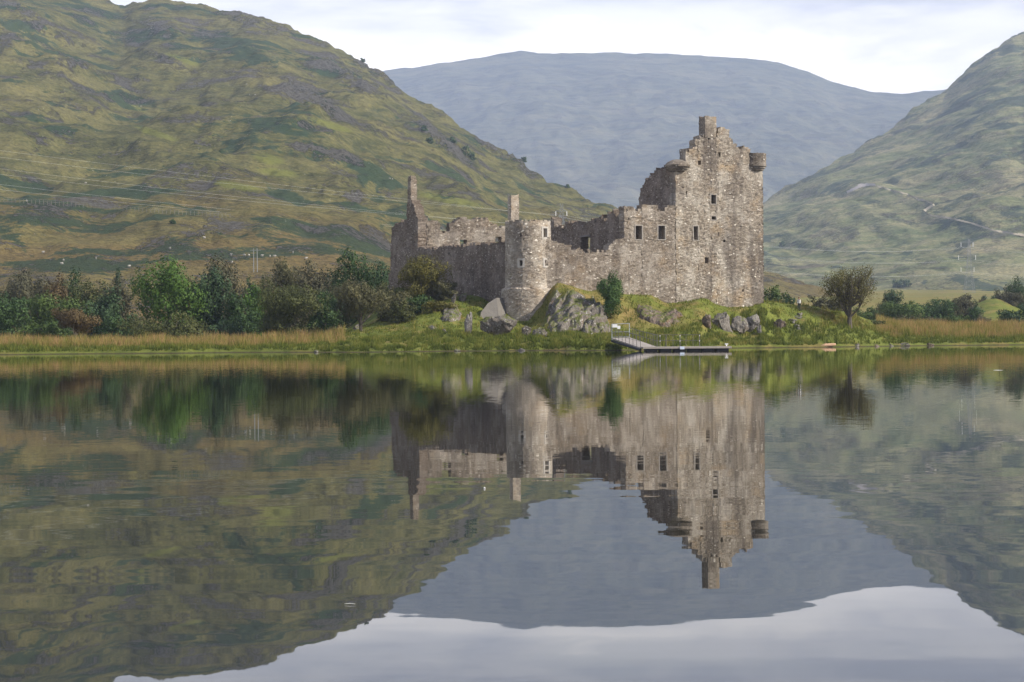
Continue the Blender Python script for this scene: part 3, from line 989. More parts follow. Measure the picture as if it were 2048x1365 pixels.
lb.box(cw(ws + 0.3, (dr0[0] + dr1[0]) / 2 - 0.2, dz + 0.14), (0.5, 1.35, 0.11), (SX, TX, Vector((0, 0, 1))))
lb.build('lintel', plain('lintel_stone', (.2, .18, .165), 0.9), cur)

# --- left curtain wall with the north range and its gable
LS = -4.2
lef = thing('curtain_wall', None, None, (0, 0, 0)); lef.parent = castle
lef.location = cw(LS, 18, 6) - castle.location
lw_pts = [(1030, 484), (1006, 488), (988, 489), (953, 488), (915, 492), (880, 494), (858, 497), (845, 495), (838, 492)]
lw = [hit_t(x, y, LS) for x, y in lw_pts]
t33 = hit_t(836, 470, LS)[0]
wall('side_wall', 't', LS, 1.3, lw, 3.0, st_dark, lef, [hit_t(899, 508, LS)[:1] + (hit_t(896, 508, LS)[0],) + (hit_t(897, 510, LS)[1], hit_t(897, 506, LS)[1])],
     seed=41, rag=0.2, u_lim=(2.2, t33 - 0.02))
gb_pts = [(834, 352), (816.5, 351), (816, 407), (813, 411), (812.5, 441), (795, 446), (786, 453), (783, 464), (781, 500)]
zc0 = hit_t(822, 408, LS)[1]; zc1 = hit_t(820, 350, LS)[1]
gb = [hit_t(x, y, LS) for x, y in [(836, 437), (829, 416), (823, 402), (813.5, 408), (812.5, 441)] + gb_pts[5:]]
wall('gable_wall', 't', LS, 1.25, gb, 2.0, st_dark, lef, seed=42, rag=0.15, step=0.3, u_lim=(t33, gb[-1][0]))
stack('chimney', LS - 0.02, LS + 0.86, hit_t(822, 408, LS)[0], hit_t(815.5, 408, LS)[0], zc0 - 0.4, zc1, st_wall, lef, 47, 0.13, 0.085)
# stepped broken masonry on the lit end of the gable
tf = t33 - 0.05
stp = [(833, 404), (837, 408), (841, 411), (844, 416), (844.2, 437), (846, 440)]
sp = [(LS + 1.27, hit_s(833, 404, tf)[1])] + [hit_s(x, y, tf) for x, y in stp[1:]]
sp = [(max(a, LS + 1.27 + 0.02 * i), b) for i, (a, b) in enumerate(sp)]
sp.append((sp[-1][0] + 0.05, sp[-1][1]))
wall('gable_return', 's', tf, 1.2, sp, 3.0, st_wall, lef, seed=43, rag=0.1, step=0.25, u_lim=(LS + 1.27, sp[-1][0]))
inn_pts = [(845, 439), (876, 442), (881, 452), (882, 464), (898, 464), (899, 449), (911, 442), (918, 436), (940, 438), (960, 437), (980, 437), (987, 446), (991, 451), (1012, 451),
           (1060, 452), (1100, 456), (1160, 452)]
ip = [hit_s(x, y, tf) for x, y in inn_pts]
ih = [hole_s(920, 934, 480, 490, tf), hole_s(991, 1003, 474, 497, tf)]
wall('courtyard_wall', 's', tf, 1.1, ip, 3.0, st_wall, lef, ih, seed=44, rag=0.22, u_lim=(sp[-1][0] + 0.02, ip[-1][0]))
te = gb[-1][0]
wall('back_wall', 's', te, 1.1, [(LS + 0.1, 10.5), (2, 9.0), (8, 7.8), (14, 8.5), (20, 7.5)], 2.0, st_dark, lef, seed=45, rag=0.3)

# --- round corner tower
rtw = thing('corner_tower', None, None, (0, 0, 0)); rtw.parent = castle
RC = P(1056.5, 560, 236.5)
rtw.location = Vector((RC.x, RC.y, 5)) - castle.location
RR = 45.5 / F * 236.5
rz_top = P(1056, 441, 235).z; rz_b = P(1056, 577, 234).z
def rrad(z):
    if z < rz_b: return RR * 1.17 + (rz_b - z) * 0.05
    return RR * (1.0 + 0.02 * (rz_top - z) / (rz_top - rz_b))
def ang(px):     # wall angle (0 = towards the camera, + to the right) for a pixel column on the tower
    return math.asin(max(-0.995, min(0.995, (px - 1056.5) / 45.5)))
def fn_r(u, z, d_, du):
    r = rrad(z) - d_
    a = u + du / RR
    return Vector((RC.x + math.sin(a) * r, RC.y - math.cos(a) * r, z))
def rhole(x0, x1, y0, y1):
    a, b = ang(x0), ang(x1)
    Y = 236.5 - RR * math.cos((a + b) / 2)
    return (a, b, P(x0, y1, Y).z, P(x0, y0, Y).z)
rh = [rhole(1086.5, 1094, 457, 475), rhole(1039, 1045.5, 521, 532), rhole(1088.5, 1095, 520, 532), rhole(1040, 1044, 467, 474)]
us = lines(-math.pi, math.pi, 0.12, [h[0] for h in rh] + [h[1] for h in rh])
zs = lines(2.0, rz_top, 0.25, [h[2] for h in rh] + [h[3] for h in rh] + [rz_b])
uc = (us[:-1] + us[1:]) / 2; zc = (zs[:-1] + zs[1:]) / 2
tops = rz_top - np.abs(np.random.default_rng(5).normal(0, .12, len(uc)))
mask = zc[None] < tops[:, None]
for h in rh:
    mask &= ~((uc[:, None] > h[0]) & (uc[:, None] < h[1]) & (zc[None] > h[2]) & (zc[None] < h[3]))
masonry('round_wall', us, zs, mask, fn_r, 0.8, st_round, rtw, rh, jit=0.035, wrap=True, seed=51)
for h in rh[:3]:
    masonry('window_surround', np.array([h[0] - .09, h[0] + .004, h[1] - .004, h[1] + .09]), np.array([h[2] - .2, h[2] + .01, h[3] - .01, h[3] + .22]),
            np.array([[1, 1, 1], [1, 0, 1], [1, 1, 1]], bool), lambda u, z, d_, du: fn_r(u, z, d_ - 0.05, du), 0.3, dressed, rtw, jit=0.01, seed=52)
for z in (8.3, 12.4, rz_top - 0.9):  # slabs added inside the round tower to darken its openings
    n = 24
    V = [(RC.x + math.cos(2 * math.pi * i / n) * (RR - 0.82), RC.y + math.sin(2 * math.pi * i / n) * (RR - 0.82), z + k) for k in (0, .2) for i in range(n)]
    fl = MB()
    fl.add(V, [tuple(range(n - 1, -1, -1)), tuple(range(n, 2 * n))] + [(i, (i + 1) % n, n + (i + 1) % n, n + i) for i in range(n)])
    fl.build('shading_slab', fm, rtw)
# its chimney
q = P(1027, 440, 238.0) - R0; qs = q.dot(SX); qt = Vector((q.x, q.y, 0)).dot(TX)
stack('chimney', qs - 0.52, qs + 0.52, qt - 0.5, qt + 0.5, rz_top - 1.2, P(1027, 390, 238).z, st_round, rtw, 61, 0.06)
# sloping smooth buttress at the tower's foot
bt = MB()
poly = [(993, 596, 234.0), (976, 607, 233.2), (962, 625, 232.2), (959, 645, 231.2), (961, 664, 230.5), (970, 664, 230.6), (996, 664, 231.0), (997, 632, 232.4)]
fr_ = [P(*p) for p in poly]; bk_ = [p + Vector((0.9, 1.6, 0)) for p in fr_]
n_ = len(poly)
bt.add(fr_ + bk_, [tuple(range(n_ - 1, -1, -1)), tuple(range(n_, 2 * n_))] + [(i, (i + 1) % n_, n_ + (i + 1) % n_, n_ + i) for i in range(n_)])
bt.build('buttress', slabgrey, rtw)

# ------------------------------------------------------------------ rocks
rk_grey = rockmat('outcrop_rock', (.165, .146, .124), 0.5, 0.3)
rk_big = rockmat('boulder_rock', (.205, .185, .162), 0.14, 0.2)
rk_brown = rockmat('brown_rock', (.16, .125, .1), 0.25, 0.5)
rk_slab = rockmat('standing_slab', (.225, .208, .19), 0.12, 0.15)
_ico = {}


def ico(sub):
    if sub not in _ico:
        bm = bmesh.new(); bmesh.ops.create_icosphere(bm, subdivisions=sub, radius=1.0)
        _ico[sub] = (np.array([v.co[:] for v in bm.verts]), np.array([[v.index for v in f.verts] for f in bm.faces]))
        bm.free()
    return _ico[sub]


def rock(name, label, cat, px0, px1, py0, py1, mat, seed, lean=0.0, depth=0.8, sharp=0.55, sub=4, group=None, base=None, cuts=9, yaw=0.0):
    b = base or gpix((px0 + px1) / 2, py1 - 1)
    Y = b.y
    w_ = (px1 - px0) / F * Y; h_ = (py1 - py0) / F * Y
    V, Fc = ico(sub)
    V = V.copy()
    rg = np.random.default_rng(seed)
    for _ in range(cuts):
        n = rg.normal(0, 1, 3); n /= np.linalg.norm(n)
        k = rg.uniform(0.32, 0.72)
        dd_ = V @ n - k
        V -= np.outer(np.clip(dd_, 0, None) * (0.75 + 0.25 * sharp), n)
    mx = np.abs(V).max(0); V = V / mx
    sa = math.sin(seed) * 0.5 + 0.5
    strat = np.abs(((V[:, 0] * 1.0 + V[:, 2] * (0.45 + sa * 0.4) + 0.35 * V[:, 1]) * 2.6 + 0.5 * fbm(V[:, 0] * 1.5, V[:, 2] * 1.5 + seed, 3, 9)) % 1.0 - 0.5) * 2
    V *= (1 - 0.16 * np.clip(strat - 0.55, 0, 1)[:, None] * 2)
    V += 0.13 * np.stack([fbm(V[:, 1] * 2.2 + seed, V[:, 2] * 2.2, 4, 3), fbm(V[:, 0] * 2.2 + seed, V[:, 2] * 2.2, 4, 5), fbm(V[:, 0] * 2.4, V[:, 1] * 2.4 + seed, 4, 7)], -1)
    S = np.array([w_ / 2 * 1.08, w_ / 2 * depth, h_ * 0.70])
    V = V * S
    V[:, 0] += lean * V[:, 2]
    c, s = math.cos(yaw), math.sin(yaw)
    c0 = Vector((b.x, b.y + w_ * depth * 0.25, b.z + h_ * 0.30))
    V = np.stack([V[:, 0] * c - V[:, 1] * s, V[:, 0] * s + V[:, 1] * c, V[:, 2]], -1) + np.array(c0)
    o = mesh_obj(name, V, Fc, mat, loc=(c0.x, c0.y, b.z))
    return tag(o, label, cat, group)


rock('standing_stone', 'thin pale grey slab standing upright on the grass left of the round tower', 'rock', 930, 949, 613, 668, rk_slab, 2, 0.04, 0.35, 0.8, 4)
rock('boulder', 'broad mottled boulder with white lichen below the round tower', 'boulder', 959, 1031, 634, 675, rk_grey, 5, 0.0, 0.6)
def outcrop(label, u0, u1, Y0, Y1, hmax, mat, seed, lean=0.45, n=110):
    uu_, yy_ = np.meshgrid(np.linspace(u0, u1, n), np.linspace(Y0, Y1, n))
    a_ = (uu_ - u0) / (u1 - u0) * 2 - 1; b_ = (yy_ - Y0) / (Y1 - Y0) * 2 - 1
    X_ = (uu_ - 1024) / F * yy_
    mk = 1.0 - (a_ ** 2 + b_ ** 2) + 0.55 * fbm(X_ * 0.35 + seed, yy_ * 0.3, 4, seed)
    mk = np.clip(mk / 0.55, 0, 1); mk = mk * mk * (3 - 2 * mk)
    q_ = (X_ * 0.92 - (yy_ - Y0) * lean) / 1.35 + 0.35 * fbm(X_ * 0.4, yy_ * 0.4 + seed, 3, seed + 2)
    k_ = np.floor(q_); fr_ = q_ - k_
    hs = 0.35 + 0.65 * np.abs(np.sin(k_ * 12.9898 + seed * 3.1))
    prof_ = np.clip(fr_ / 0.8, 0, 1) ** 0.8 * np.clip((1 - fr_) / 0.12, 0, 1)
    q2 = (yy_ * 0.8 + X_ * 0.3) / 2.1 + 0.3 * pnoise(X_ * 0.6 + k_ * 3.3, yy_ * 0.5, seed); f2 = q2 - np.floor(q2)
    hs = hs * (0.6 + 0.4 * np.abs(np.sin(np.floor(q2) * 7.7 + k_ * 2.3)))
    zz_ = gz(uu_, yy_, False) + mk * (0.25 + hmax * hs * (0.3 + 0.7 * prof_) * (0.75 + 0.25 * np.clip(f2 / 0.25, 0, 1))) + 0.12 * fbm(X_ * 1.6, yy_ * 1.6, 4, 5) - 0.42 * (1 - mk)
    ib = (np.abs(a_) > 0.999) | (np.abs(b_) > 0.999)
    zz_ = np.where(ib, zz_ - 1.2, zz_)
    c_ = (float(X_.mean()), float(yy_.mean()), float(zz_.mean()) - 1)
    return tag(mesh_obj('rock_outcrop', np.stack([X_, yy_, zz_], -1), grid_faces(n, n), mat, loc=c_), label, 'rock')


outcrop('big craggy outcrop of tilted grey slabs between round tower and green sapling', 1084, 1222, 216.6, 233.6, 1.25, rk_grey, 3)
outcrop('low rough outcrop on the slope left of the standing stone', 880, 926, 225, 235, 0.4, rk_grey, 6)
outcrop('rusty ledge of rock in the turf below the keep middle', 1270, 1372, 228, 236, 0.55, rk_brown, 9)
rock('rock', 'small dark pointed rock in the grass right of the mottled boulder', 'rock', 1044, 1064, 653, 674, rk_grey, 20, -0.2)
rock('rock', 'low speckled rock in the turf between dark pointed rock and craggy outcrop', 'rock', 1066, 1096, 655, 675, rk_grey, 22)
rock('rock', 'whitish rock on the slope under the left castle wall', 'rock', 902, 914, 588, 608, rk_grey, 26, 0.3)
rock('rock', 'white lichened rock higher up left of the round tower', 'rock', 918, 933, 588, 604, rk_grey, 27, 0.2)
rock('rock', 'small pale stone in the grass near the thorn bushes left of the castle', 'rock', 857, 874, 652, 663, rk_slab, 30)
rock('rock', 'tiny white stone between pale stone and standing slab', 'rock', 884, 893, 658, 667, rk_slab, 31)
rock('rock', 'grey rock under the thorn tree by the reeds', 'rock', 706, 726, 650, 660, rk_big, 33)
rock('boulder', 'tall grey boulder, left of the pair below the keep', 'boulder', 1424, 1470, 619, 662, rk_big, 41, -0.25, 0.7)
rock('boulder', 'rounded dark grey boulder in the middle of the group below the keep', 'boulder', 1454, 1496, 634, 669, rk_big, 43, 0.15, 0.8)
rock('boulder', 'pale flat sided boulder at the right end of the group below the keep', 'boulder', 1482, 1516, 630, 668, rk_slab, 45, 0.3, 0.7)
rock('rock', 'small white stone at the right edge of the big boulders', 'rock', 1514, 1526, 652, 668, rk_slab, 47)
rock('rock', 'rusty brown rock at the left edge of the big boulders', 'rock', 1404, 1428, 630, 660, rk_brown, 49)
rock('rock', 'reddish brown rock beside the stone steps', 'rock', 1545, 1578, 637, 659, rk_brown, 55)
for i, (a, b, c, d_, lb_) in enumerate([(1708, 1722, 686, 694, 'dark stone at the waterline right of the driftwood'), (1745, 1760, 687, 693, 'flat brown stone at the waterline below the lone tree'),
                                   (1776, 1787, 687, 693, 'small grey stone at the waterline left of the pale stones'), (1797, 1826, 685, 692, 'long pale stone at the waterline by the tan reeds'),
                                   (1854, 1868, 685, 691, 'reddish stone at the waterline in front of the tan reeds')]):
    Yb = float(shore((a + b) / 2)) + 0.3
    bp = P((a + b) / 2, d_, Yb); bp.z = 0.0
    rock('shore_stone', lb_, 'stone', a, b, c, d_, (rk_big, rk_brown, rk_big, rk_slab, rk_brown)[i], 70 + i, 0, 0.8, sub=3, group='stones at the waterline', base=bp)
# stones at the bank below the tower
for i, (a, b, c, d_, lb_) in enumerate([(905, 922, 699, 704, 'flat stone at the water edge below the mottled boulder'), (1036, 1052, 698, 704, 'stone at the water edge below the round tower'),
                                   (628, 638, 702, 706, 'small pale stone at the water edge before the left reeds')]):
    bp = P((a + b) / 2, d_, float(shore((a + b) / 2)) + 0.1); bp.z = 0.0
    rock('shore_stone', lb_, 'stone', a, b, c, d_, rk_slab, 80 + i, 0, 0.7, sub=3, group='stones at the waterline', base=bp)
# stone steps climbing to the person
for i, (a, b, y, lb_) in enumerate([(1594, 1610, 632, 'topmost flat stone step below the person'), (1588, 1606, 638, 'second flat stone step from the top of the path'),
                               (1576, 1594, 644, 'wide pale stone step in the middle of the path'), (1582, 1594, 649, 'small stone step below the wide pale one'),
                               (1588, 1600, 655, 'lower stone step on the grassy path'), (1592, 1602, 660, 'lowest stone step near the shore grass')]):
    rock('stone_step', lb_, 'step', a, b, y - 5, y + 1, rk_slab, 90 + i, 0, 1.0, sub=3, group='stone steps on the grassy path')

# ------------------------------------------------------------------ trees
def make_tree(name, label, cat, px, top, base, width, kind, seed, Y=None, n=None, leaf=0.28, lo=0.0, blobs=18, trunk=0.16, group=None, bm=None, sparse=False, squash=1.0,
              shape='round', bp=None, limbs=7, lean=0.0):
    rg = np.random.default_rng(seed)
    if bp is not None: b = bp
    elif Y is None: b = gpix(px, base)
    else:
        q_ = P(px, base, Y); b = Vector((q_.x, Y, float(gz(q_.x / Y * F + 1024, Y))))
    Y = b.y
    H = P(px, top, Y).z - b.z
    W = width / F * Y
    root = thing(name, label, cat, (b.x, b.y, b.z - 0.1), group)
    c0 = lo * H
    cen = np.array([b.x + lean * H, b.y, b.z + (c0 + H) / 2])
    R = np.array([W / 2 * 1.3, W / 2 * squash * 1.3, (H - c0) / 2 * 1.13])
    # blobs fill the crown envelope
    B = []
    for i in range(blobs):
        v = rg.normal(0, 1, 3); v /= np.linalg.norm(v)
        v[2] = v[2] * 0.9 + 0.1
        rad = rg.uniform(0.25, 0.72) if i else 0.0
        p = v * rad
        if shape == 'cone': p[:2] *= np.clip(1.05 - (p[2] + 1) / 2, 0.12, 1.0)
        if shape == 'dome': p[2] = abs(p[2]) * 1.35 - 0.55
        br = rg.uniform(0.22, 0.40) * (1.15 - 0.35 * rad)
        B.append((cen + p * R, br * R * np.array([1, 1, 1.0]), rg.uniform(-0.22, 0.22)))
    if lo < 0.1 and shape != 'cone':
        for i in range(8):
            an = rg.uniform(0, 6.28); rr_ = rg.uniform(0.15, 0.72)
            br = rg.uniform(0.26, 0.4)
            B.append((cen + np.array([math.cos(an) * rr_, math.sin(an) * rr_, rg.uniform(-0.85, -0.45)]) * R, br * R, rg.uniform(-0.25, 0.1)))
    Bc = np.array([q[0] for q in B]); Br = np.array([q[1] for q in B]); Bt = np.array([q[2] for q in B])
    area = W * H * (3.0 if not sparse else 1.0)
    if n is None: n = int(min(24000, max(500, area * 2.1 / (leaf * leaf * 0.55))))
    wt = Br[:, 0] * Br[:, 2]; wt = wt / wt.sum()
    bi = rg.choice(len(B), n, p=wt)
    dirs = rg.normal(0, 1, (n, 3)); dirs /= np.linalg.norm(dirs, axis=1)[:, None]
    fr = 1 - 0.55 * rg.random(n) ** 1.7
    fr = np.where(rg.random(n) < 0.03, fr * rg.uniform(1.05, 1.3, n), fr)
    pos = Bc[bi] + dirs * Br[bi] * fr[:, None]
    # rough up the outline
    wob = 0.12 * W * np.stack([pnoise(pos[:, 0] * 1.1 + seed, pos[:, 2] * 1.1, 2), pnoise(pos[:, 1] * 1.1, pos[:, 2] * 1.1 + seed, 4), pnoise(pos[:, 0] * 1.1, pos[:, 1] * 1.1 + seed, 6)], -1)
    pos = pos + wob * 0.5
    keepm = pos[:, 2] > b.z + 0.05
    pos, dirs, bi = pos[keepm], dirs[keepm], bi[keepm]
    n = len(pos)
    out = (pos - cen) / R
    nr = dirs * 1.25 + out * 0.3 + rg.normal(0, 0.38, (n, 3)); nr /= np.linalg.norm(nr, axis=1)[:, None]
    tg = np.cross(nr, rg.normal(0, 1, (n, 3))); tg /= np.linalg.norm(tg, axis=1)[:, None]
    bt_ = np.cross(nr, tg)
    sz = leaf * rg.uniform(0.55, 1.25, n)[:, None]
    q0 = pos - tg * sz * 0.62; q1 = pos + bt_ * sz * 0.36; q2 = pos + tg * sz * 0.62; q3 = pos - bt_ * sz * 0.36
    V = np.stack([q0, q1, q2, q3], 1).reshape(-1, 3)
    Fq = np.arange(4 * n).reshape(n, 4)
    clump = 0.22 * pnoise(pos[:, 0] * 0.9 + seed, pos[:, 2] * 0.9 + pos[:, 1] * 0.4, 3)
    tone = np.clip(0.45 + Bt[bi] + clump + rg.normal(0, 0.13, n), 0, 1)
    col, col2 = KINDS[kind]
    mesh_obj('crown', V, Fq, leafmat(kind + '_leaves', col, col2), root, attrs={'tone': np.repeat(tone, 4)})
    # trunk and limbs
    mb_ = MB()
    bmz = b.z - 0.25
    tr = trunk * (H / 8.0) ** 0.5
    zt = b.z + (c0 + (H - c0) * 0.55)
    pts = [Vector((b.x, b.y, bmz))]
    for k in range(1, 5):
        f = k / 4
        pts.append(Vector((b.x + lean * H * f + rg.normal(0, 0.03) * H * f * 0.6, b.y + rg.normal(0, 0.02) * H * f, bmz + (zt - bmz) * f)))
    mb_.tube(pts, [tr * 1.35, tr, tr * 0.8, tr * 0.6, tr * 0.3], 7)
    for k in range(min(limbs, len(B))):
        s_ = pts[1 + k % 3]
        e_ = Vector(B[k][0])
        mid = (s_ + e_) / 2 + Vector((rg.normal(0, .05) * W, rg.normal(0, .05) * W, -0.04 * H))
        mb_.tube([s_, mid, e_], [tr * 0.5, tr * 0.32, tr * 0.1], 5)
        if sparse:
            for _ in range(4):
                v = Vector(rg.normal(0, 1, 3)); v.z = abs(v.z); v.normalize()
                e2 = e_ + Vector((v.x * Br[k][0], v.y * Br[k][1], v.z * Br[k][2])) * 0.95
                mb_.tube([mid, (mid + e2) / 2 + Vector((0, 0, 0.1)), e2], [tr * 0.28, tr * 0.18, tr * 0.06], 4)
    mb_.build('trunk', bm or bark, root)
    return root


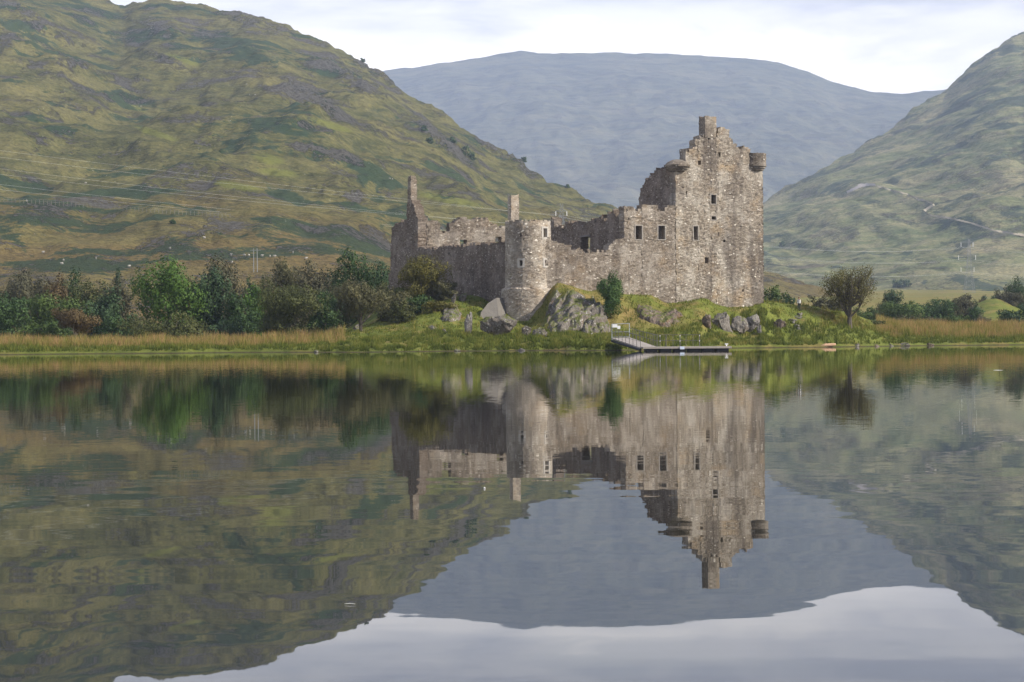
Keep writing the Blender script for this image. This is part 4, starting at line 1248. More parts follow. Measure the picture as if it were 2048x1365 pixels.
KINDS = {
    'bright_green': ((.07, .135, .021), (.145, .225, .046)),
    'dark_green': ((.038, .074, .021), (.085, .14, .042)),
    'blue_green': ((.036, .068, .027), (.085, .135, .056)),
    'mid_green': ((.062, .10, .023), (.125, .175, .045)),
    'olive': ((.07, .082, .024), (.14, .145, .05)),
    'grey_olive': ((.086, .084, .036), (.17, .155, .072)),
    'grey_brown': ((.082, .08, .043), (.145, .135, .075)),
    'rust': ((.105, .076, .032), (.18, .122, .056)),
    'yellow_olive': ((.105, .098, .022), (.21, .18, .042)),
    'sapling': ((.060, .115, .028), (.12, .19, .055)),
    'sparse_olive': ((.12, .11, .036), (.21, .185, .06)),
}
T = [
    # name, label, kind, px, top, base, width, Y, extra
    ('tree', 'grey brown leafy tree at the far left edge of the wood', 'grey_brown', 18, 532, 665, 100, 292, {}),
    ('tree', 'muted brown tree second from the left edge in the back row', 'grey_brown', 68, 528, 660, 80, 300, {}),
    ('tree', 'russet tinged tree in the back row behind the rust coloured shrub', 'rust', 112, 540, 660, 62, 294, {}),
    ('tree', 'dark round topped tree left in the back row under the hillside', 'dark_green', 142, 531, 650, 66, 318, {}),
    ('tree', 'olive tree in the back row left of the slim tree', 'olive', 182, 540, 650, 80, 300, {}),
    ('tree', 'slim pointed blue green tree rising from the back row', 'blue_green', 237, 531, 640, 26, 322, {'shape': 'cone'}),
    ('tree', 'pinkish grey tree behind the bright green one, to its left', 'grey_brown', 238, 550, 655, 74, 285, {}),
    ('tree', 'tall dark green tree at the left edge of the photo, middle row', 'dark_green', 22, 586, 672, 96, 250, {}),
    ('tree', 'mid green tree behind the low green bush at far left', 'mid_green', 84, 588, 672, 110, 262, {}),
    ('tree', 'yellowish green tree between russet tree and dark blue green tree', 'mid_green', 146, 578, 670, 86, 258, {}),
    ('tree', 'dark blue green tree left of the bright green tree', 'blue_green', 208, 574, 670, 98, 250, {}),
    ('tree', 'tall bright green broadleaf tree, the freshest green in the left wood', 'bright_green', 338, 501, 668, 148, 254, {'blobs': 26}),
    ('tree', 'tall brownish tree right behind the bright green tree', 'grey_brown', 442, 508, 660, 92, 292, {}),
    ('tree', 'grey green tree with drooping layers right of the bright green tree', 'blue_green', 425, 528, 670, 100, 256, {'blobs': 22}),
    ('tree', 'very dark tree in the gap between two round olive bushes', 'dark_green', 482, 582, 670, 74, 254, {}),
    ('bush', 'rust orange leaved shrub with pale stem above the left reeds', 'rust', 152, 608, 672, 88, 232, {'bm': 'pale', 'lo': 0.12, 'leaf': .2}),
    ('bush', 'low spreading green bush left of the rust orange shrub', 'mid_green', 84, 628, 672, 104, 236, {'shape': 'dome'}),
    ('bush', 'wide low olive brown bush right of the rust orange shrub', 'olive', 332, 607, 674, 176, 236, {'shape': 'dome', 'blobs': 24, 'leaf': .2}),
    ('bush', 'blue green bush spilling down at the right foot of the bright green tree', 'blue_green', 448, 612, 672, 74, 240, {'shape': 'dome'}),
    ('bush', 'large rounded dark olive bush in the middle of the left wood', 'olive', 568, 560, 672, 156, 240, {'blobs': 26, 'leaf': .2}),
    ('bush', 'small bright green bush peeping out above the large dark olive bush', 'bright_green', 510, 563, 650, 52, 268, {}),
    ('tree', 'small slate blue round tree beneath the twin pole on the hill', 'blue_green', 503, 548, 640, 44, 345, {}),
    ('tree', 'brown tinged tree behind the large dark olive bush, left part', 'grey_olive', 572, 508, 650, 98, 290, {}),
    ('tree', 'brown tinged tree next to the dark green tree left of the castle', 'grey_brown', 634, 504, 650, 86, 286, {}),
    ('tree', 'full dark green tree just left of the castle', 'dark_green', 706, 496, 660, 122, 278, {'blobs': 24}),
    ('tree', 'dark green tree touching the left end of the castle wall', 'blue_green', 760, 520, 650, 78, 284, {}),
    ('tree', 'dark green tree low behind the thorn tree left of the castle', 'dark_green', 655, 570, 668, 80, 258, {}),
    ('thorn_tree', 'grey green thorn tree with crooked dark trunk below the castle left end', 'grey_olive', 722, 556, 662, 138, 227, {'lo': 0.16, 'blobs': 30, 'leaf': .17, 'trunk': .26, 'lean': .0}),
    ('bush', 'brownish thorn bush between thorn tree and castle wall', 'grey_olive', 792, 574, 655, 84, 234, {'leaf': .18, 'lo': .05}),
    ('bush', 'dark bush at the foot of the castle left wall', 'olive', 806, 600, 660, 60, 231, {'leaf': .18}),
    ('bush', 'tall yellowish green bush in front of the castle left wall', 'yellow_olive', 848, 506, 645, 116, 240, {'leaf': .17, 'blobs': 30, 'lo': .05}),
    ('bush', 'low russet bush beside the rocks under the left castle wall', 'yellow_olive', 878, 590, 640, 66, 232, {'leaf': .16, 'shape': 'dome'}),
    ('sapling', 'slender green sapling on the slope before the curtain wall', 'sapling', 1222, 538, 636, 56, None, {'leaf': .15, 'blobs': 22, 'lo': .06, 'trunk': .07}),
    ('tree', 'lone wind shaped tree with thin crown on the grassy shore right of the castle', 'sparse_olive', 1699, 517, 651, 122, 250, {'sparse': True, 'lo': .14, 'blobs': 44, 'leaf': .15, 'trunk': .26, 'limbs': 20}),
    ('bush', 'green bush right behind the keep', 'mid_green', 1546, 567, 615, 58, 300, {}),
    ('bush', 'small round bush left of the walking person', 'blue_green', 1576, 587, 620, 40, 296, {}),
    ('bush', 'grey brown bush right behind the walking person', 'grey_brown', 1640, 584, 625, 58, 300, {}),
    ('bush', 'low brown bush behind the lone tree trunk', 'grey_brown', 1672, 590, 630, 40, 300, {}),
    ('bush', 'small brown green bush at the right foot of the lone tree', 'olive', 1752, 638, 660, 40, 262, {'shape': 'dome', 'leaf': .18}),
    ('tree', 'grey green tree right of the lone tree, farther off', 'blue_green', 1776, 574, 640, 58, 420, {}),
    ('tree', 'dull green tree mass behind the tan reeds, left part', 'mid_green', 1798, 592, 645, 78, 380, {}),
    ('tree', 'dull green lower tree beside it, right of the grey green tree', 'olive', 1760, 600, 640, 50, 400, {}),
    ('tree', 'dark green tree with rounded top in the right wood', 'dark_green', 1872, 586, 640, 74, 410, {'blobs': 20}),
    ('tree', 'dark low tree left of the rounded dark green tree', 'dark_green', 1846, 600, 642, 50, 400, {}),
    ('tree', 'brownish tree beneath the right pylon', 'grey_brown', 1930, 583, 640, 58, 420, {}),
    ('tree', 'olive tree between the brownish tree and the rounded dark one', 'olive', 1902, 594, 640, 40, 430, {}),
    ('tree', 'small red leaved tree in the right wood', 'rust', 1966, 594, 618, 24, 505, {}),
    ('tree', 'green tree right behind the small red leaved tree', 'blue_green', 1962, 585, 618, 30, 540, {}),
    ('tree', 'narrow green tree right of the small red leaved tree', 'blue_green', 1988, 586, 618, 24, 520, {'shape': 'cone'}),
    ('tree', 'brownish red low tree above the small green field', 'rust', 2004, 598, 622, 26, 500, {}),
    ('tree', 'tall dark tree at the right edge behind the green field', 'grey_brown', 2012, 564, 625, 40, 520, {}),
    ('tree', 'tallest dark green tree at the right edge of the photo', 'dark_green', 2042, 554, 640, 56, 480, {}),
    ('bush', 'pale olive bush behind the reeds below the dull green trees', 'grey_olive', 1800, 624, 648, 66, 330, {'shape': 'dome'}),
    ('bush', 'pale olive bush behind the reeds below the dark rounded tree', 'grey_olive', 1868, 624, 648, 60, 340, {'shape': 'dome'}),
    ('bush', 'dark green bush behind the reeds below the brownish tree', 'mid_green', 1914, 620, 648, 62, 345, {'shape': 'dome'}),
    ('bush', 'grey bush in front of the small green field', 'grey_brown', 1966, 626, 650, 42, 350, {'shape': 'dome'}),
    ('bush', 'blue green bush at the right edge behind the tan reeds', 'blue_green', 2022, 616, 655, 66, 345, {}),
    ('bush', 'dark bush cut by the right edge of the photo', 'dark_green', 2060, 600, 655, 60, 360, {}),
    ('bush', 'olive thorn bush against the castle left wall, right of the tall yellowish one', 'grey_olive', 892, 556, 640, 56, 238, {'leaf': .17}),
    ('bush', 'dark green thorn bush in the shade below the tall yellowish bush', 'dark_green', 836, 590, 655, 84, 234, {'leaf': .18}),
    ('bush', 'dense brown green bush between thorn tree and tall yellowish bush', 'olive', 776, 560, 655, 70, 240, {'leaf': .18}),
    ('bush', 'dark undergrowth bush under the yellowish green tree at left', 'dark_green', 120, 622, 672, 90, 246, {'shape': 'dome'}),
    ('bush', 'dark bush filling the gap left of the wide olive brown bush', 'dark_green', 236, 618, 672, 74, 243, {}),
    ('bush', 'dark bush in the shade between the two largest left bushes', 'dark_green', 488, 625, 672, 60, 247, {}),
    ('tree', 'dark tree behind the bright green tree, lower right', 'dark_green', 398, 575, 670, 60, 262, {}),
    ('bush', 'dark green bush between the large olive bush and the thorn tree', 'dark_green', 650, 606, 668, 64, 240, {}),
    ('tree', 'brownish tree behind the small slate blue round tree', 'olive', 545, 545, 650, 66, 300, {}),
    ('tree', 'dull green tree between the grey green and the dark low right trees', 'mid_green', 1822, 606, 645, 56, 370, {}),
    ('bush', 'small bush right of the olive bushes behind the tan reeds', 'olive', 1836, 626, 648, 44, 335, {}),
    ('tree', 'grey brown tree left of the tallest right edge tree', 'grey_brown', 2030, 575, 640, 44, 460, {}),
    ('tree', 'dark tree right of the brownish tree under the pylon', 'dark_green', 1948, 606, 642, 36, 410, {}),
    ('bush', 'grey green bush beneath the lone tree crown, farther off', 'mid_green', 1728, 612, 640, 60, 360, {}),
    ('tree', 'dark tree beyond the left edge of the photo', 'dark_green', -60, 560, 672, 130, 262, {}),
]
for i, (nm, lb_, kd, px, tp_, bs, wd, Y, ex) in enumerate(T):
    ex = dict(ex)
    if ex.get('bm') == 'pale': ex['bm'] = pale_bark
    grp = 'trees of the left wood' if px < 780 else ('trees of the right wood' if px > 1755 else None)
    make_tree(nm, lb_, nm.replace('_', ' '), px, tp_, bs, wd, kd, 200 + i, Y, group=grp, **ex)

# scattered bushes far up the hillsides
for i, (px, py, h, hl, lb_) in enumerate([(860, 288, 15, hill_left, 'dark bush high on the left hill beneath the crag line'), (848, 262, 13, hill_left, 'dark bush near the left hill skyline'),
                                     (905, 286, 12, hill_left, 'small dark bush left of the hillside crag hollow'), (932, 312, 22, hill_left, 'wide dark bush in the hillside crag hollow'),
                                     (944, 320, 16, hill_left, 'dark bush at the right end of the hillside crag hollow'), (1047, 322, 10, hill_left, 'tiny tree on the left hill skyline above the round tower'),
                                     (1135, 376, 8, hill_left, 'tiny tree on the skyline left of the mountain valley'), (726, 124, 8, hill_left, 'tiny tree on the steep upper skyline of the left hill'),
                                     (1564, 494, 12, hill_right, 'lone dark bush on the right hill beside the keep'), (1795, 575, 18, hill_right, 'dark bush at the foot of the right hill, left one'),
                                     (1812, 574, 20, hill_right, 'dark bush at the foot of the right hill, right one'), (345, 448, 9, hill_left, 'small dark bush on the lower left hill beneath the cables')]):
    make_tree('hillside_bush', lb_, 'bush', px, py - h, py, h * 1.2, 'dark_green', 500 + i, n=420, leaf=1.0 if hl is hill_left else 1.5, blobs=7, trunk=.2,
              bp=hl.pix(px, py), group='bushes scattered on the hillsides', limbs=3)

# ------------------------------------------------------------------ grass and reeds (stuff)
def blades(name, spec, seed, label):
    """spec: list of (u0,u1,d0,d1,n,h0,h1,width,tone0,tone1)"""
    rg = np.random.default_rng(seed)
    VV, TT = [], []
    for (u0, u1, d0, d1, n, h0, h1, wd, t0, t1, clus) in spec:
        u = rg.uniform(u0, u1, n); d_ = rg.uniform(d0, d1, n)
        if clus:
            x_ = u * 0.05
            k = pnoise(u * 0.06, d_ * 0.5, seed + 3) + 0.6 * pnoise(u * 0.2, d_ * 1.2, seed + 5) > (clus - 1)
            u, d_ = u[k], d_[k]; n = len(u)
        Y = shore(u) + d_
        z = gz(u, Y); x = (u - 1024) / F * Y
        hgt = rg.uniform(h0, h1, n) * (1 + 0.5 * pnoise(u * 0.017, d_ * 0.12, 7) + 0.4 * pnoise(u * 0.09, d_ * 0.3, 12))
        a = rg.uniform(0, math.pi, n)
        lx, ly = rg.normal(0, 0.22, n) * hgt, rg.normal(0, 0.22, n) * hgt
        b0 = np.stack([x - np.cos(a) * wd, Y - np.sin(a) * wd, z - 0.05], -1)
        b1 = np.stack([x + np.cos(a) * wd, Y + np.sin(a) * wd, z - 0.05], -1)
        tp_ = np.stack([x + lx, Y + ly, z + hgt], -1)
        VV.append(np.stack([b0, b1, tp_], 1).reshape(-1, 3))
        tn = np.clip(rg.uniform(t0, t1, n) + 0.22 * pnoise(u * 0.04, d_ * 0.3, seed), 0, 1)
        TT.append(np.stack([np.clip(tn - 0.28, 0, 1), np.clip(tn - 0.28, 0, 1), tn], 1).ravel())
    V = np.concatenate(VV); tn = np.concatenate(TT)
    Fc = np.arange(len(V)).reshape(-1, 3)
    m = MATS.get('blade')
    if m is None:
        m, t = newmat('grass_blade')
        a = t.node('ShaderNodeAttribute', attribute_name='tone').outputs['Fac']
        c = t.ramp(a, [(0.0, (.055, .075, .016)), (0.3, (.14, .17, .03)), (0.5, (.23, .22, .05)), (0.72, (.33, .225, .09)), (1.0, (.44, .27, .135))])
        p = t.node('ShaderNodeBsdfPrincipled', {'Base Color': c, 'Roughness': 0.8, 'Specular IOR Level': 0.1})
        tr = t.node('ShaderNodeBsdfTranslucent', {'Color': c})
        mx = t.node('ShaderNodeMixShader', {0: 0.35, 1: p.outputs[0], 2: tr.outputs[0]})
        t.node('ShaderNodeOutputMaterial', {'Surface': mx.outputs[0]})
        MATS['blade'] = m
    o = mesh_obj(name, V, Fc, m, attrs={'tone': tn})
    return tag(o, label, 'grass', kind='stuff')


blades('reeds', [(-420, 690, 8.0, 26, 52000, .4, 1.2, .035, .48, .98, 0.85)], 1, 'tall tan and orange reeds along the left shore')
blades('reeds', [(1755, 2500, 10, 46, 52000, .6, 1.2, .04, .5, .92, 0.7), (1640, 1800, 8, 16, 4000, .5, .8, .04, .45, .8, 0.9)], 2, 'tall tan reeds along the right shore')
blades('grass', [(-420, 690, 1.2, 11.5, 36000, .12, .5, .04, .15, .55, .7), (640, 1180, 1.4, 14, 42000, .2, .5, .04, .2, .55, 0.8),
                 (1180, 1560, 1.4, 13, 26000, .2, .5, .04, .2, .6, 0.8), (1520, 2400, 1.4, 11, 30000, .2, .5, .045, .18, .5, 0.8),
                 (640, 1640, 12, 34, 45000, .08, .24, .045, .22, .62, 0.9), (800, 1660, 8, 30, 6000, .35, .65, .045, .4, .8, 1.25),
                 (640, 1300, 0.5, 2.2, 7000, .15, .4, .04, .1, .5, .9)], 3, 'rough green shore grass with yellow tufts on the castle knoll')

# ------------------------------------------------------------------ landing stage
UPZ = Vector((0, 0, 1))
gl0, gr0 = P(1224, 676.5, 205.5), P(1259, 675.0, 205.5)
gl1, gr1 = P(1281, 695.5, 191.6), P(1315, 694.5, 191.6)
gang = thing('gangway', 'sloping grey gangway with thin railings leading down to the floating pontoon', 'gangway', tuple((gl0 + gr1) / 2))
mid0, mid1 = (gl0 + gr0) / 2, (gl1 + gr1) / 2
mb = MB()
mb.add([gl0, gr0, gr1, gl1] + [v - UPZ * 0.12 for v in (gl0, gr0, gr1, gl1)], [(0, 3, 2, 1), (4, 5, 6, 7), (0, 1, 5, 4), (1, 2, 6, 5), (2, 3, 7, 6), (3, 0, 4, 7)])
mb.build('deck', timber, gang)
mb = MB()
for a, b in ((gl0, gl1), (gr0, gr1)):
    mb.tube([a - UPZ * .3, b - UPZ * .22], 0.13, 6)
mb.build('beam', black_float, gang)
for sgn, (a, b) in enumerate(((gl0, gl1), (gr0, gr1))):
    rl = MB()
    pts = [a + (b - a) * f for f in np.linspace(0, 1, 9)]
    hh = [1.0, .98, .98, 1.0, 1.02, 1.05, 1.08, 1.1, 1.12]
    rl.tube([p + UPZ * h for p, h in zip(pts, hh)], 0.028, 6)
    rl.tube([p + UPZ * h * .5 for p, h in zip(pts, hh)], 0.02, 6)
    rl.build('handrail', rail_steel, gang)
    for p, h in zip(pts[1:], hh[1:]):
        MB().tube([p - UPZ * .1, p + UPZ * h], 0.026, 6).build('post', rail_steel, gang)
gate = thing('gate', 'pale tubular metal gate with two white notice boards at the top of the gangway', 'gate', tuple((gl0 + gr0) / 2))
g0, g1 = gl0 + Vector((0, .15, 0)), gr0 + Vector((0, .15, 0))
fm_ = MB()
for h in (0.08, 0.6, 1.42):
    fm_.tube([g0 + UPZ * h, g1 + UPZ * h], 0.028 if h < 1 else 0.04, 6)
fm_.build('rail', galv, gate)
for a in (g0, g1):
    MB().tube([a - UPZ * .4, a + UPZ * 1.45], 0.04, 8).build('post', galv, gate)
for (x0, x1, y0, y1) in ((1225, 1234.5, 649, 655.5), (1234.8, 1240.5, 652, 658.5)):
    a, b = P(x0, y1, 205.5), P(x1, y0, 205.5)
    MB().box(((a.x + b.x) / 2, 205.42, (a.z + b.z) / 2), (abs(b.x - a.x) / 2, 0.015, abs(b.z - a.z) / 2)).build('notice_board', white_paint, gate)

pon = thing('pontoon', 'low floating pontoon with timber deck, black floats and a railing along the back', 'pontoon', tuple(P(1370, 700, 190.5)))
pa, pb = P(1284, 694, 191), P(1459, 693.5, 191)
zd = 0.42
mb = MB(); mb.box(((pa.x + pb.x) / 2, 190.6, zd - .05), ((pb.x - pa.x) / 2, 1.25, .05)); mb.build('deck', timber, pon)
mb = MB(); mb.box(((pa.x + pb.x) / 2, 189.33, zd - .1), ((pb.x - pa.x) / 2 + .02, .04, .09)); mb.build('fender', timber, pon)
for f in np.linspace(0.02, 0.98, 6):
    xc = pa.x + (pb.x - pa.x) * (0.08 + 0.84 * f)
    MB().box((xc, 190.6, 0.06), (0.56, 1.2, .24)).build('float', black_float, pon)
rl = MB()
r0, r1 = P(1304, 670, 191.75), P(1401, 669.6, 191.75)
for h in (1.12, .58):
    rl.tube([Vector((r0.x, 191.75, zd + h)), Vector((r1.x, 191.75, zd + h - .01))], .026, 6)
rl.build('handrail', rail_steel, pon)
for i, px in enumerate((1304, 1312, 1320, 1332, 1346, 1360, 1372, 1386, 1399)):
    x = P(px, 680, 191.75).x
    pt = MB().tube([(x, 191.75, zd - .05), (x, 191.75, zd + 1.15)], 0.045 if i in (2, 3, 5, 8) else .024, 6).build('post', rail_steel, pon)
    if i in (2, 5, 8):
        MB().box((x, 191.69, zd + 1.02), (.03, .03, .055)).build('reflector', white_paint, pt)
        MB().box((x, 191.69, zd + .52), (.03, .03, .045)).build('reflector', white_paint, pt)
x = P(1364.5, 697, 189.2).x
MB().box((x, 189.25, .29), (.21, .04, .13)).build('marker_board', plain('pale_blue_board', (.62, .68, .80), 0.5, 0, .05), pon)
x = P(1453, 690, 189.8).x
mb = MB(); mb.tube([(x, 189.8, zd), (x, 189.8, zd + .2)], .06, 8); mb.tube([(x - .16, 189.8, zd + .2), (x + .16, 189.8, zd + .2)], .05, 8)
mb.build('cleat', white_paint, pon)

# driftwood log
a = P(1641, 691, float(shore(1655)) + .2); b = P(1671, 687.5, float(shore(1655)) + .9)
a.z, b.z = .12, .33
lg = MB(); lg.tube([a, a.lerp(b, .3) + Vector((0, 0, .05)), a.lerp(b, .7), b], [.12, .19, .2, .13], 9)
lg.tube([a.lerp(b, .55), a.lerp(b, .4) + Vector((-.2, -.1, .3))], [.08, .03], 6)
tag(lg.build('driftwood_log', drift, loc=tuple(a), smooth=True), 'reddish driftwood log lying on the waterline below the stone steps', 'log')

# ------------------------------------------------------------------ person on the path
def person(px, py):
    b = gpix(px, py)
    H = 1.74
    root = thing('person', 'person in open white waistcoat over dark shirt and dark trousers walking down the grassy path', 'person', tuple(b))
    bm = bmesh.new()
    sk = bm.verts.layers.skin.verify()
    def v(x, y, z, r, parent=None):
        q = bm.verts.new((x, y, z)); q[sk].radius = (r, r)
        if parent is not None: bm.edges.new((parent, q))
        return q
    pel = v(0, 0, .93, .13); pel[sk].use_root = True
    wst = v(0, .0, 1.08, .12, pel); ch = v(0, 0, 1.28, .145, wst); sh = v(0, 0, 1.42, .10, ch); nk = v(0, -.01, 1.50, .05, sh)
    hd = v(0, -.02, 1.58, .075, nk); hm = v(0, -.03, 1.65, .088, hd); v(0, -.02, 1.71, .06, hm)
    v(0, -.115, 1.615, .012, hm)                               # nose
    for s in (-1, 1):
        v(s * .088, -.02, 1.62, .014, hm)                      # ears
        hp = v(s * .09, 0, .88, .085, pel); kn = v(s * .1, -.02 - .05 * s, .48, .058, hp); an = v(s * .1, .02 - .09 * s, .09, .04, kn)
        v(s * .11, -.14 - .09 * s, .04, .034, an)
        so = v(s * .19, 0, 1.40, .062, sh); el = v(s * .255, .03, 1.12, .046, so); wr = v(s * .275, -.06, .88, .03, el)
        pm = v(s * .277, -.075, .81, .03, wr)
        for k, ln in enumerate((.07, .08, .075, .06)):
            f0 = v(s * .28, -.105 + .02 * k, .76, .009, pm); v(s * .272, -.108 + .02 * k, .76 - ln * .6, .0085, f0)
        th = v(s * .268, -.115, .80, .011, pm); v(s * .262, -.128, .765, .009, th)
    me = bpy.data.meshes.new('body'); bm.to_mesh(me); bm.free()
    o = bpy.data.objects.new('body', me); COL.objects.link(o); o.parent = root
    o.modifiers.new('skin', 'SKIN'); ss = o.modifiers.new('sub', 'SUBSURF'); ss.levels = ss.render_levels = 1
    # one body, clothed by height
    m, t = newmat('skin_shirt_trousers')
    p_ = t.sep(t.node('ShaderNodeTexCoord').outputs['Object'])
    c = t.mix(t.math('LESS_THAN', p_[2], 0.98), (.045, .035, .045), (.035, .04, .042))
    c = t.mix(t.math('GREATER_THAN', p_[2], 1.47), c, (.42, .24, .17))
    ax = t.math('ABSOLUTE', p_[0])
    hand = t.math('MULTIPLY', t.math('GREATER_THAN', ax, .23), t.math('LESS_THAN', p_[2], .87))
    c = t.mix(hand, c, (.42, .24, .17))
    c = t.mix(t.math('LESS_THAN', p_[2], 0.085), c, (.03, .028, .025))
    finish(t, c, 0.8)
    me.materials.append(m)
    for s in (-1, 1):
        mb_ = MB(); mb_.blob((b.x + s * .033, b.y - .107, b.z + 1.645), (.012, .008, .009)); mb_.build('eye', plain('eye', (.03, .025, .02), .3), root, smooth=True)
        ws_ = MB()
        ws_.add([(b.x + s * .045, b.y - .17, b.z + .98), (b.x + s * .2, b.y - .10, b.z + .98), (b.x + s * .19, b.y - .1, b.z + 1.43), (b.x + s * .06, b.y - .155, b.z + 1.45),
                 (b.x + s * .045, b.y - .15, b.z + .98), (b.x + s * .185, b.y + .1, b.z + .98), (b.x + s * .18, b.y + .1, b.z + 1.44), (b.x + s * .06, b.y - .13, b.z + 1.45)],
                [(0, 1, 2, 3), (4, 7, 6, 5), (0, 4, 5, 1), (1, 5, 6, 2), (2, 6, 7, 3), (3, 7, 4, 0)])
        ws_.build('waistcoat_panel', plain('white_cloth', (.78, .76, .72), .9, 0, .08, 8), root)
    mb_ = MB(); mb_.blob((b.x, b.y - .005, b.z + 1.695), (.097, .105, .07)); mb_.blob((b.x, b.y + .05, b.z + 1.62), (.085, .06, .1))
    mb_.build('hair', plain('brown_hair', (.13, .06, .035), .7), root, smooth=True)
    return root


person(1598, 623)

# ------------------------------------------------------------------ pylons, poles and cables
pyl = plain('dull_pylon_steel', (.25, .26, .26), .6, .2, .1)


def pylon(label, px, py_top, Y, zb, arms, name='pylon'):
    base = P(px, py_top, Y); top = base.z
    root = thing(name, label, 'pylon', (base.x, Y, zb))
    H = top - zb
    mb_ = MB()
    def hw(z): return 0.5 + 2.6 * (1 - (z - zb) / H) ** 1.6
    lv = np.linspace(zb - 1, top, 12)
    for sx in (-1, 1):
        for sy in (-1, 1):
            mb_.tube([(base.x + sx * hw(max(z, zb)), Y + sy * hw(max(z, zb)), z) for z in lv], 0.10, 4)
    for a_, b_ in zip(lv[:-1], lv[1:]):
        ha, hb_ = hw(max(a_, zb)), hw(b_)
        for sy in (-1, 1):
            mb_.tube([(base.x - ha, Y + sy * ha, a_), (base.x + hb_, Y + sy * hb_, b_)], .045, 4)
            mb_.tube([(base.x + ha, Y + sy * ha, a_), (base.x - hb_, Y + sy * hb_, b_)], .045, 4)
            mb_.tube([(base.x + sy * ha, Y - ha, a_), (base.x + sy * hb_, Y + hb_, b_)], .045, 4)
    mb_.build('lattice_tower', pyl, root)
    ends = []
    for (xl, xr, ya, yi) in arms:
        za = P(px, ya, Y).z; L = P(xl, ya, Y).x; R_ = P(xr, ya, Y).x; zi = P(px, yi, Y).z
        arm = MB()
        for x_ in (L, R_):
            arm.tube([(base.x, Y - .4, za + .9), (x_, Y, za)], .1, 4); arm.tube([(base.x, Y + .4, za), (x_, Y, za)], .1, 4)
        ao = arm.build('crossarm', pyl, root)
        for x_ in (L, R_):
            MB().tube([(x_, Y, za), (x_, Y, zi)], .17, 6).build('insulator', white_paint, ao)
        ends += [Vector((L, Y, zi)), Vector((R_, Y, zi))]
    return ends


pz = float(gz(1938, 1290.0))
eR = pylon('lattice pylon standing before the right hill above the right wood', 1938, 478, 1290.0, P(1938, 584, 1290).z, [(1922, 1946, 485, 494), (1917, 1951, 511, 520), (1922, 1948, 535, 544)])
eM = pylon('lattice pylon on the lower hillside seen just above the curtain wall', 1123, 408, 820.0, P(1123, 520, 820).z - 2, [(1111.5, 1133.5, 423, 432), (1108, 1137, 446, 455), (1111.5, 1133.5, 470, 479)])
wire_m = plain('pale_cable', (.62, .62, .58), 0.4, 0.2, 0.05)


def cable(label, pts, r=0.055):
    pts = [Vector(p) for p in pts]
    out = []
    n = 40
    a, b, c = pts
    for i in range(n + 1):
        f = i / n
        out.append(a * ((1 - f) * (1 - 2 * f)) + b * (4 * f * (1 - f)) + c * (f * (2 * f - 1)))
    tag(MB().tube(out, r, 4).build('power_cable', wire_m, loc=tuple(a)), label, 'cable', 'power cables strung across the valley')


left_w = [(305, 350.5, 0), (316, 362, 1), (339, 386, 2), (349, 394, 3), (371, 413.5, 4), (380, 421, 5)]
nmz = ['topmost cable crossing the left hill', 'second cable from the top across the left hill', 'third cable from the top across the left hill', 'third lowest cable across the left hill',
       'second lowest cable across the left hill', 'lowest cable crossing the left hill']
# from the mid pylon towards the near left: follow the lines seen at x = 0 and x = 400
for i, (y0, ym, k) in enumerate(left_w):
    e = eM[k]
    slope0 = (ym - y0) / 400.0
    a = P(-420, y0 - 420 * slope0 * 1.25, 640.0)
    b = P(330, y0 + (ym - y0) * 330 / 400.0, 700.0)
    cable(nmz[i], [a, b, e], 0.022)
for i in range(6):
    a, e = eM[i], eR[i]
    m_ = a.lerp(e, .5); tgt = [500, 500, 522, 522, 550, 550][i]
    m_.z = P(1560, tgt, m_.y).z
    cable(['topmost left cable', 'topmost right cable', 'middle left cable', 'middle right cable', 'lowest left cable', 'lowest right cable'][i] + ' between the two pylons behind the keep', [a, m_, e], 0.026)
    z_ = eR[i] + Vector((150, 60, 8)); q_ = eR[i].lerp(z_, .5); q_.z -= 7
    cable(['topmost left cable', 'topmost right cable', 'middle left cable', 'middle right cable', 'lowest left cable', 'lowest right cable'][i] + ' leaving the right pylon towards the edge', [eR[i], q_, z_], 0.026)
# twin pole on the hill foot
b = hill_left.pix(511, 545)
tw = thing('utility_pole', 'pale twin pole structure on the foot of the left hill', 'pole', tuple(b))
hp = P(511, 497, b.y).z - b.z
for s in (-1, 1):
    MB().tube([b + Vector((s * .55, 0, -1)), b + Vector((s * .5, 0, hp))], [.13, .1], 6).build('pole', pyl, tw)
MB().tube([b + Vector((-1.6, 0, hp - .6)), b + Vector((1.6, 0, hp - .6))], .07, 6).build('crossarm', pyl, tw)

# wire fence along the lower left hill
fpts = [(-40, 402), (60, 408), (150, 414), (250, 421), (330, 428), (420, 433), (460, 436)]
fxs = np.linspace(-40, 460, 64)
fb = [hill_left.pix(x, float(np.interp(x, [p[0] for p in fpts], [p[1] for p in fpts]))) for x in fxs]
fen = thing('fence', 'line of pale fence posts running across the lower left hill', 'fence', tuple(fb[30]))
post_m = plain('pale_post', (.18, .175, .14), .9)
p0 = MB().tube([fb[0] - UPZ * .3, fb[0] + UPZ * 1.5], .09, 5).build('post', post_m, fen)
for q in fb[1:]:
    o = p0.copy(); COL.objects.link(o); o.parent = fen; o.location = q - fb[0]
mb = MB()
for h in (1.1, 1.7): mb.tube([q + UPZ * h for q in fb], .012, 4)
mb.build('wire', galv, fen)

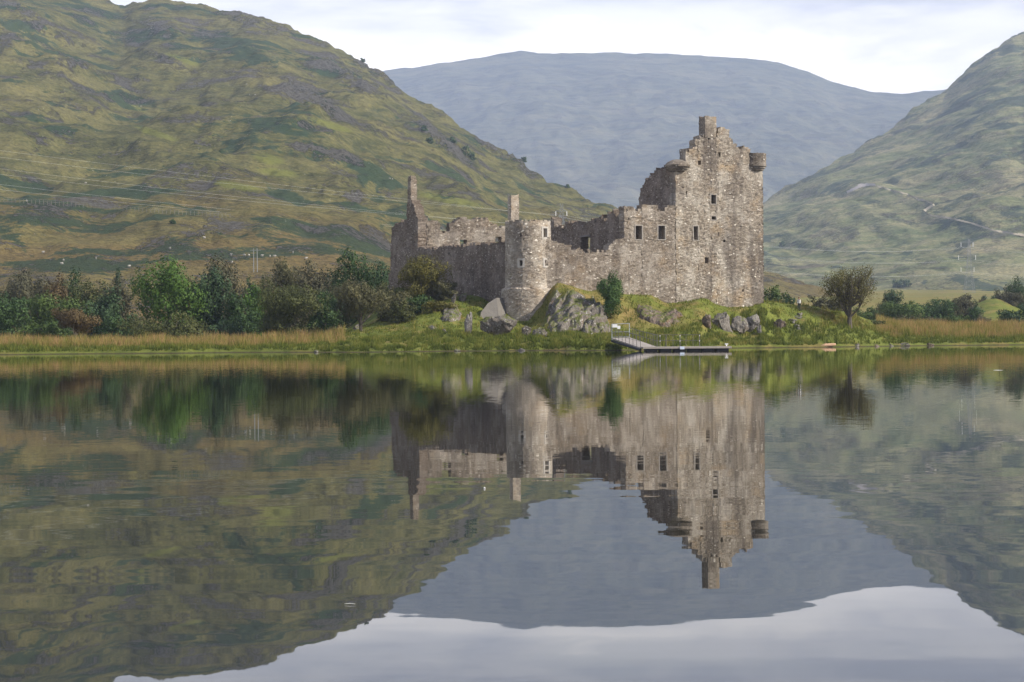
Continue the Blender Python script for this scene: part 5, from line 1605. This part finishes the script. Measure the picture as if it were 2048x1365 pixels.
# sheep
wool = plain('wool', (.38, .36, .32), .95, 0, .1, 4)
dark_face = plain('sheep_face', (.12, .1, .09), .9)
shp = None
sheep_px = [(86, 507, 'on the tan slope at far left'), (127, 523, 'above the brown trees at left'), (124, 530, 'just under another above the brown trees'), (192, 519, 'in open grass left of the slim tree'), (258, 535, 'right of the slim tree'),
            (340, 499, 'above the bright green tree'), (409, 478, 'by the dark scrub above the bright green tree'), (462, 512, 'left of the pale wall on the hill foot'), (464, 527, 'low in the field left of the twin pole'),
            (489, 513, 'just left of the twin pole'), (498, 513, 'touching the twin pole from the left'), (524, 514, 'first to the right of the twin pole'), (540, 515, 'second to the right of the twin pole'), (550, 515, 'third to the right of the twin pole'),
            (586, 507, 'above the brown tinged trees'), (612, 519, 'half hidden behind the brown tinged trees'), (270, 215, 'in the left one of a pair high on the hill'), (282, 214, 'in the right one of a pair high on the hill'),
            (499, 191, 'below the dark crag, left of two'), (510, 191, 'below the dark crag, right of two'), (493, 170, 'under the dark hollow of the left hill'), (303, 59, 'high up near the summit notch'),
            (18, 69, 'high at the left edge of the hill'), (785, 360, 'on the slope left of the castle chimney, lower'), (780, 359, 'on the slope left of the castle chimney, upper'), (53, 404, 'near the left fence posts'), (171, 368, 'among rocks below the upper cables')]
for i, (px, py, wh) in enumerate(sheep_px):
    b = hill_left.pix(px, py)
    sc = 1.0
    if shp is None:
        root = thing('sheep', None, None, tuple(b))
        body = MB(); body.blob(b + Vector((0, 0, .62)), (.58, .34, .36), nu=14, nv=9); body.blob(b + Vector((.52, 0, .78)), (.2, .16, .2)); body.blob(b + Vector((.74, 0, .82)), (.17, .1, .11))
        for sx in (-.34, .34):
            for sy in (-.16, .16):
                body.tube([b + Vector((sx, sy, .45)), b + Vector((sx * 1.04, sy, .22)), b + Vector((sx, sy, -.1))], [.09, .06, .05], 6)
        o = body.build('body', wool, root, smooth=True)
        rm_ = o.modifiers.new('remesh', 'REMESH'); rm_.mode = 'VOXEL'; rm_.voxel_size = .05
        shp = (root, o)
    else:
        root = shp[0].copy(); COL.objects.link(root); root.location = b
        o = shp[1].copy(); COL.objects.link(o); o.parent = root
        root.rotation_euler = (0, 0, (i * 1.7) % 6.28)
    root.scale = (.75, .75, .75)
    tag(root, 'white sheep grazing ' + wh, 'sheep', 'sheep grazing on the left hill')

# small things floating on the water
fl_m = plain('white_feather', (.75, .74, .70), .7)
for (px, py, ln, lb_, nm, ct_) in ((700, 1210, .055, 'thin white feather floating on the dark reflection of the left hill', 'feather', 'feather'),
                                  (1996, 741, .35, 'thin pale twig floating near the right edge of the water', 'twig', 'twig')):
    r = ray(px, py); Y = -CAMZ / r.z
    c = Vector((r.x * Y, Y, 0.003))
    mb = MB(); mb.tube([c + Vector((-ln / 2 * (1 if Y > 20 else 1), 0, .002)), c + Vector((0, .0, .004)), c + Vector((ln / 2, -.01, .002))], [.0005 * (1 + Y / 14), .0011 * (1 + Y / 12), .0005 * (1 + Y / 14)], 5)
    tag(mb.build(nm, fl_m, loc=tuple(c)), lb_, ct_)
r = ray(969, 978); Y = -CAMZ / r.z; c = Vector((r.x * Y, Y, 0.0))
tag(MB().blob(c + Vector((0, 0, .006)), (.008, .008, .009)).build('float', white_paint, loc=tuple(c), smooth=True), 'tiny white round float on the water left of the reflected round tower', 'float')

# ------------------------------------------------------------------ haze and the cloud on the mountain
hz, ht = newmat('haze_air')
pv = ht.node('ShaderNodeVolumePrincipled', {'Color': (.62, .74, 1.0), 'Density': 0.98e-4, 'Anisotropy': 0.0})
ht.node('ShaderNodeOutputMaterial', {'Volume': pv.outputs[0]})
mb = MB(); mb.box((0, 4300, 498.5), (5200, 4700, 503.5))
zmax = max(float(h.Z.max()) for h in (hill_left, hill_right, mountain)) + 25
mb = MB(); mb.box((600, 4200, (zmax - 8.0) / 2), (6200, 5000, (zmax + 8.0) / 2))
hzo = mb.build('haze', hz)
tag(hzo, kind='stuff')
print('zmax', zmax, 'x', mountain.X.min(), mountain.X.max(), 'y', mountain.Y.max())
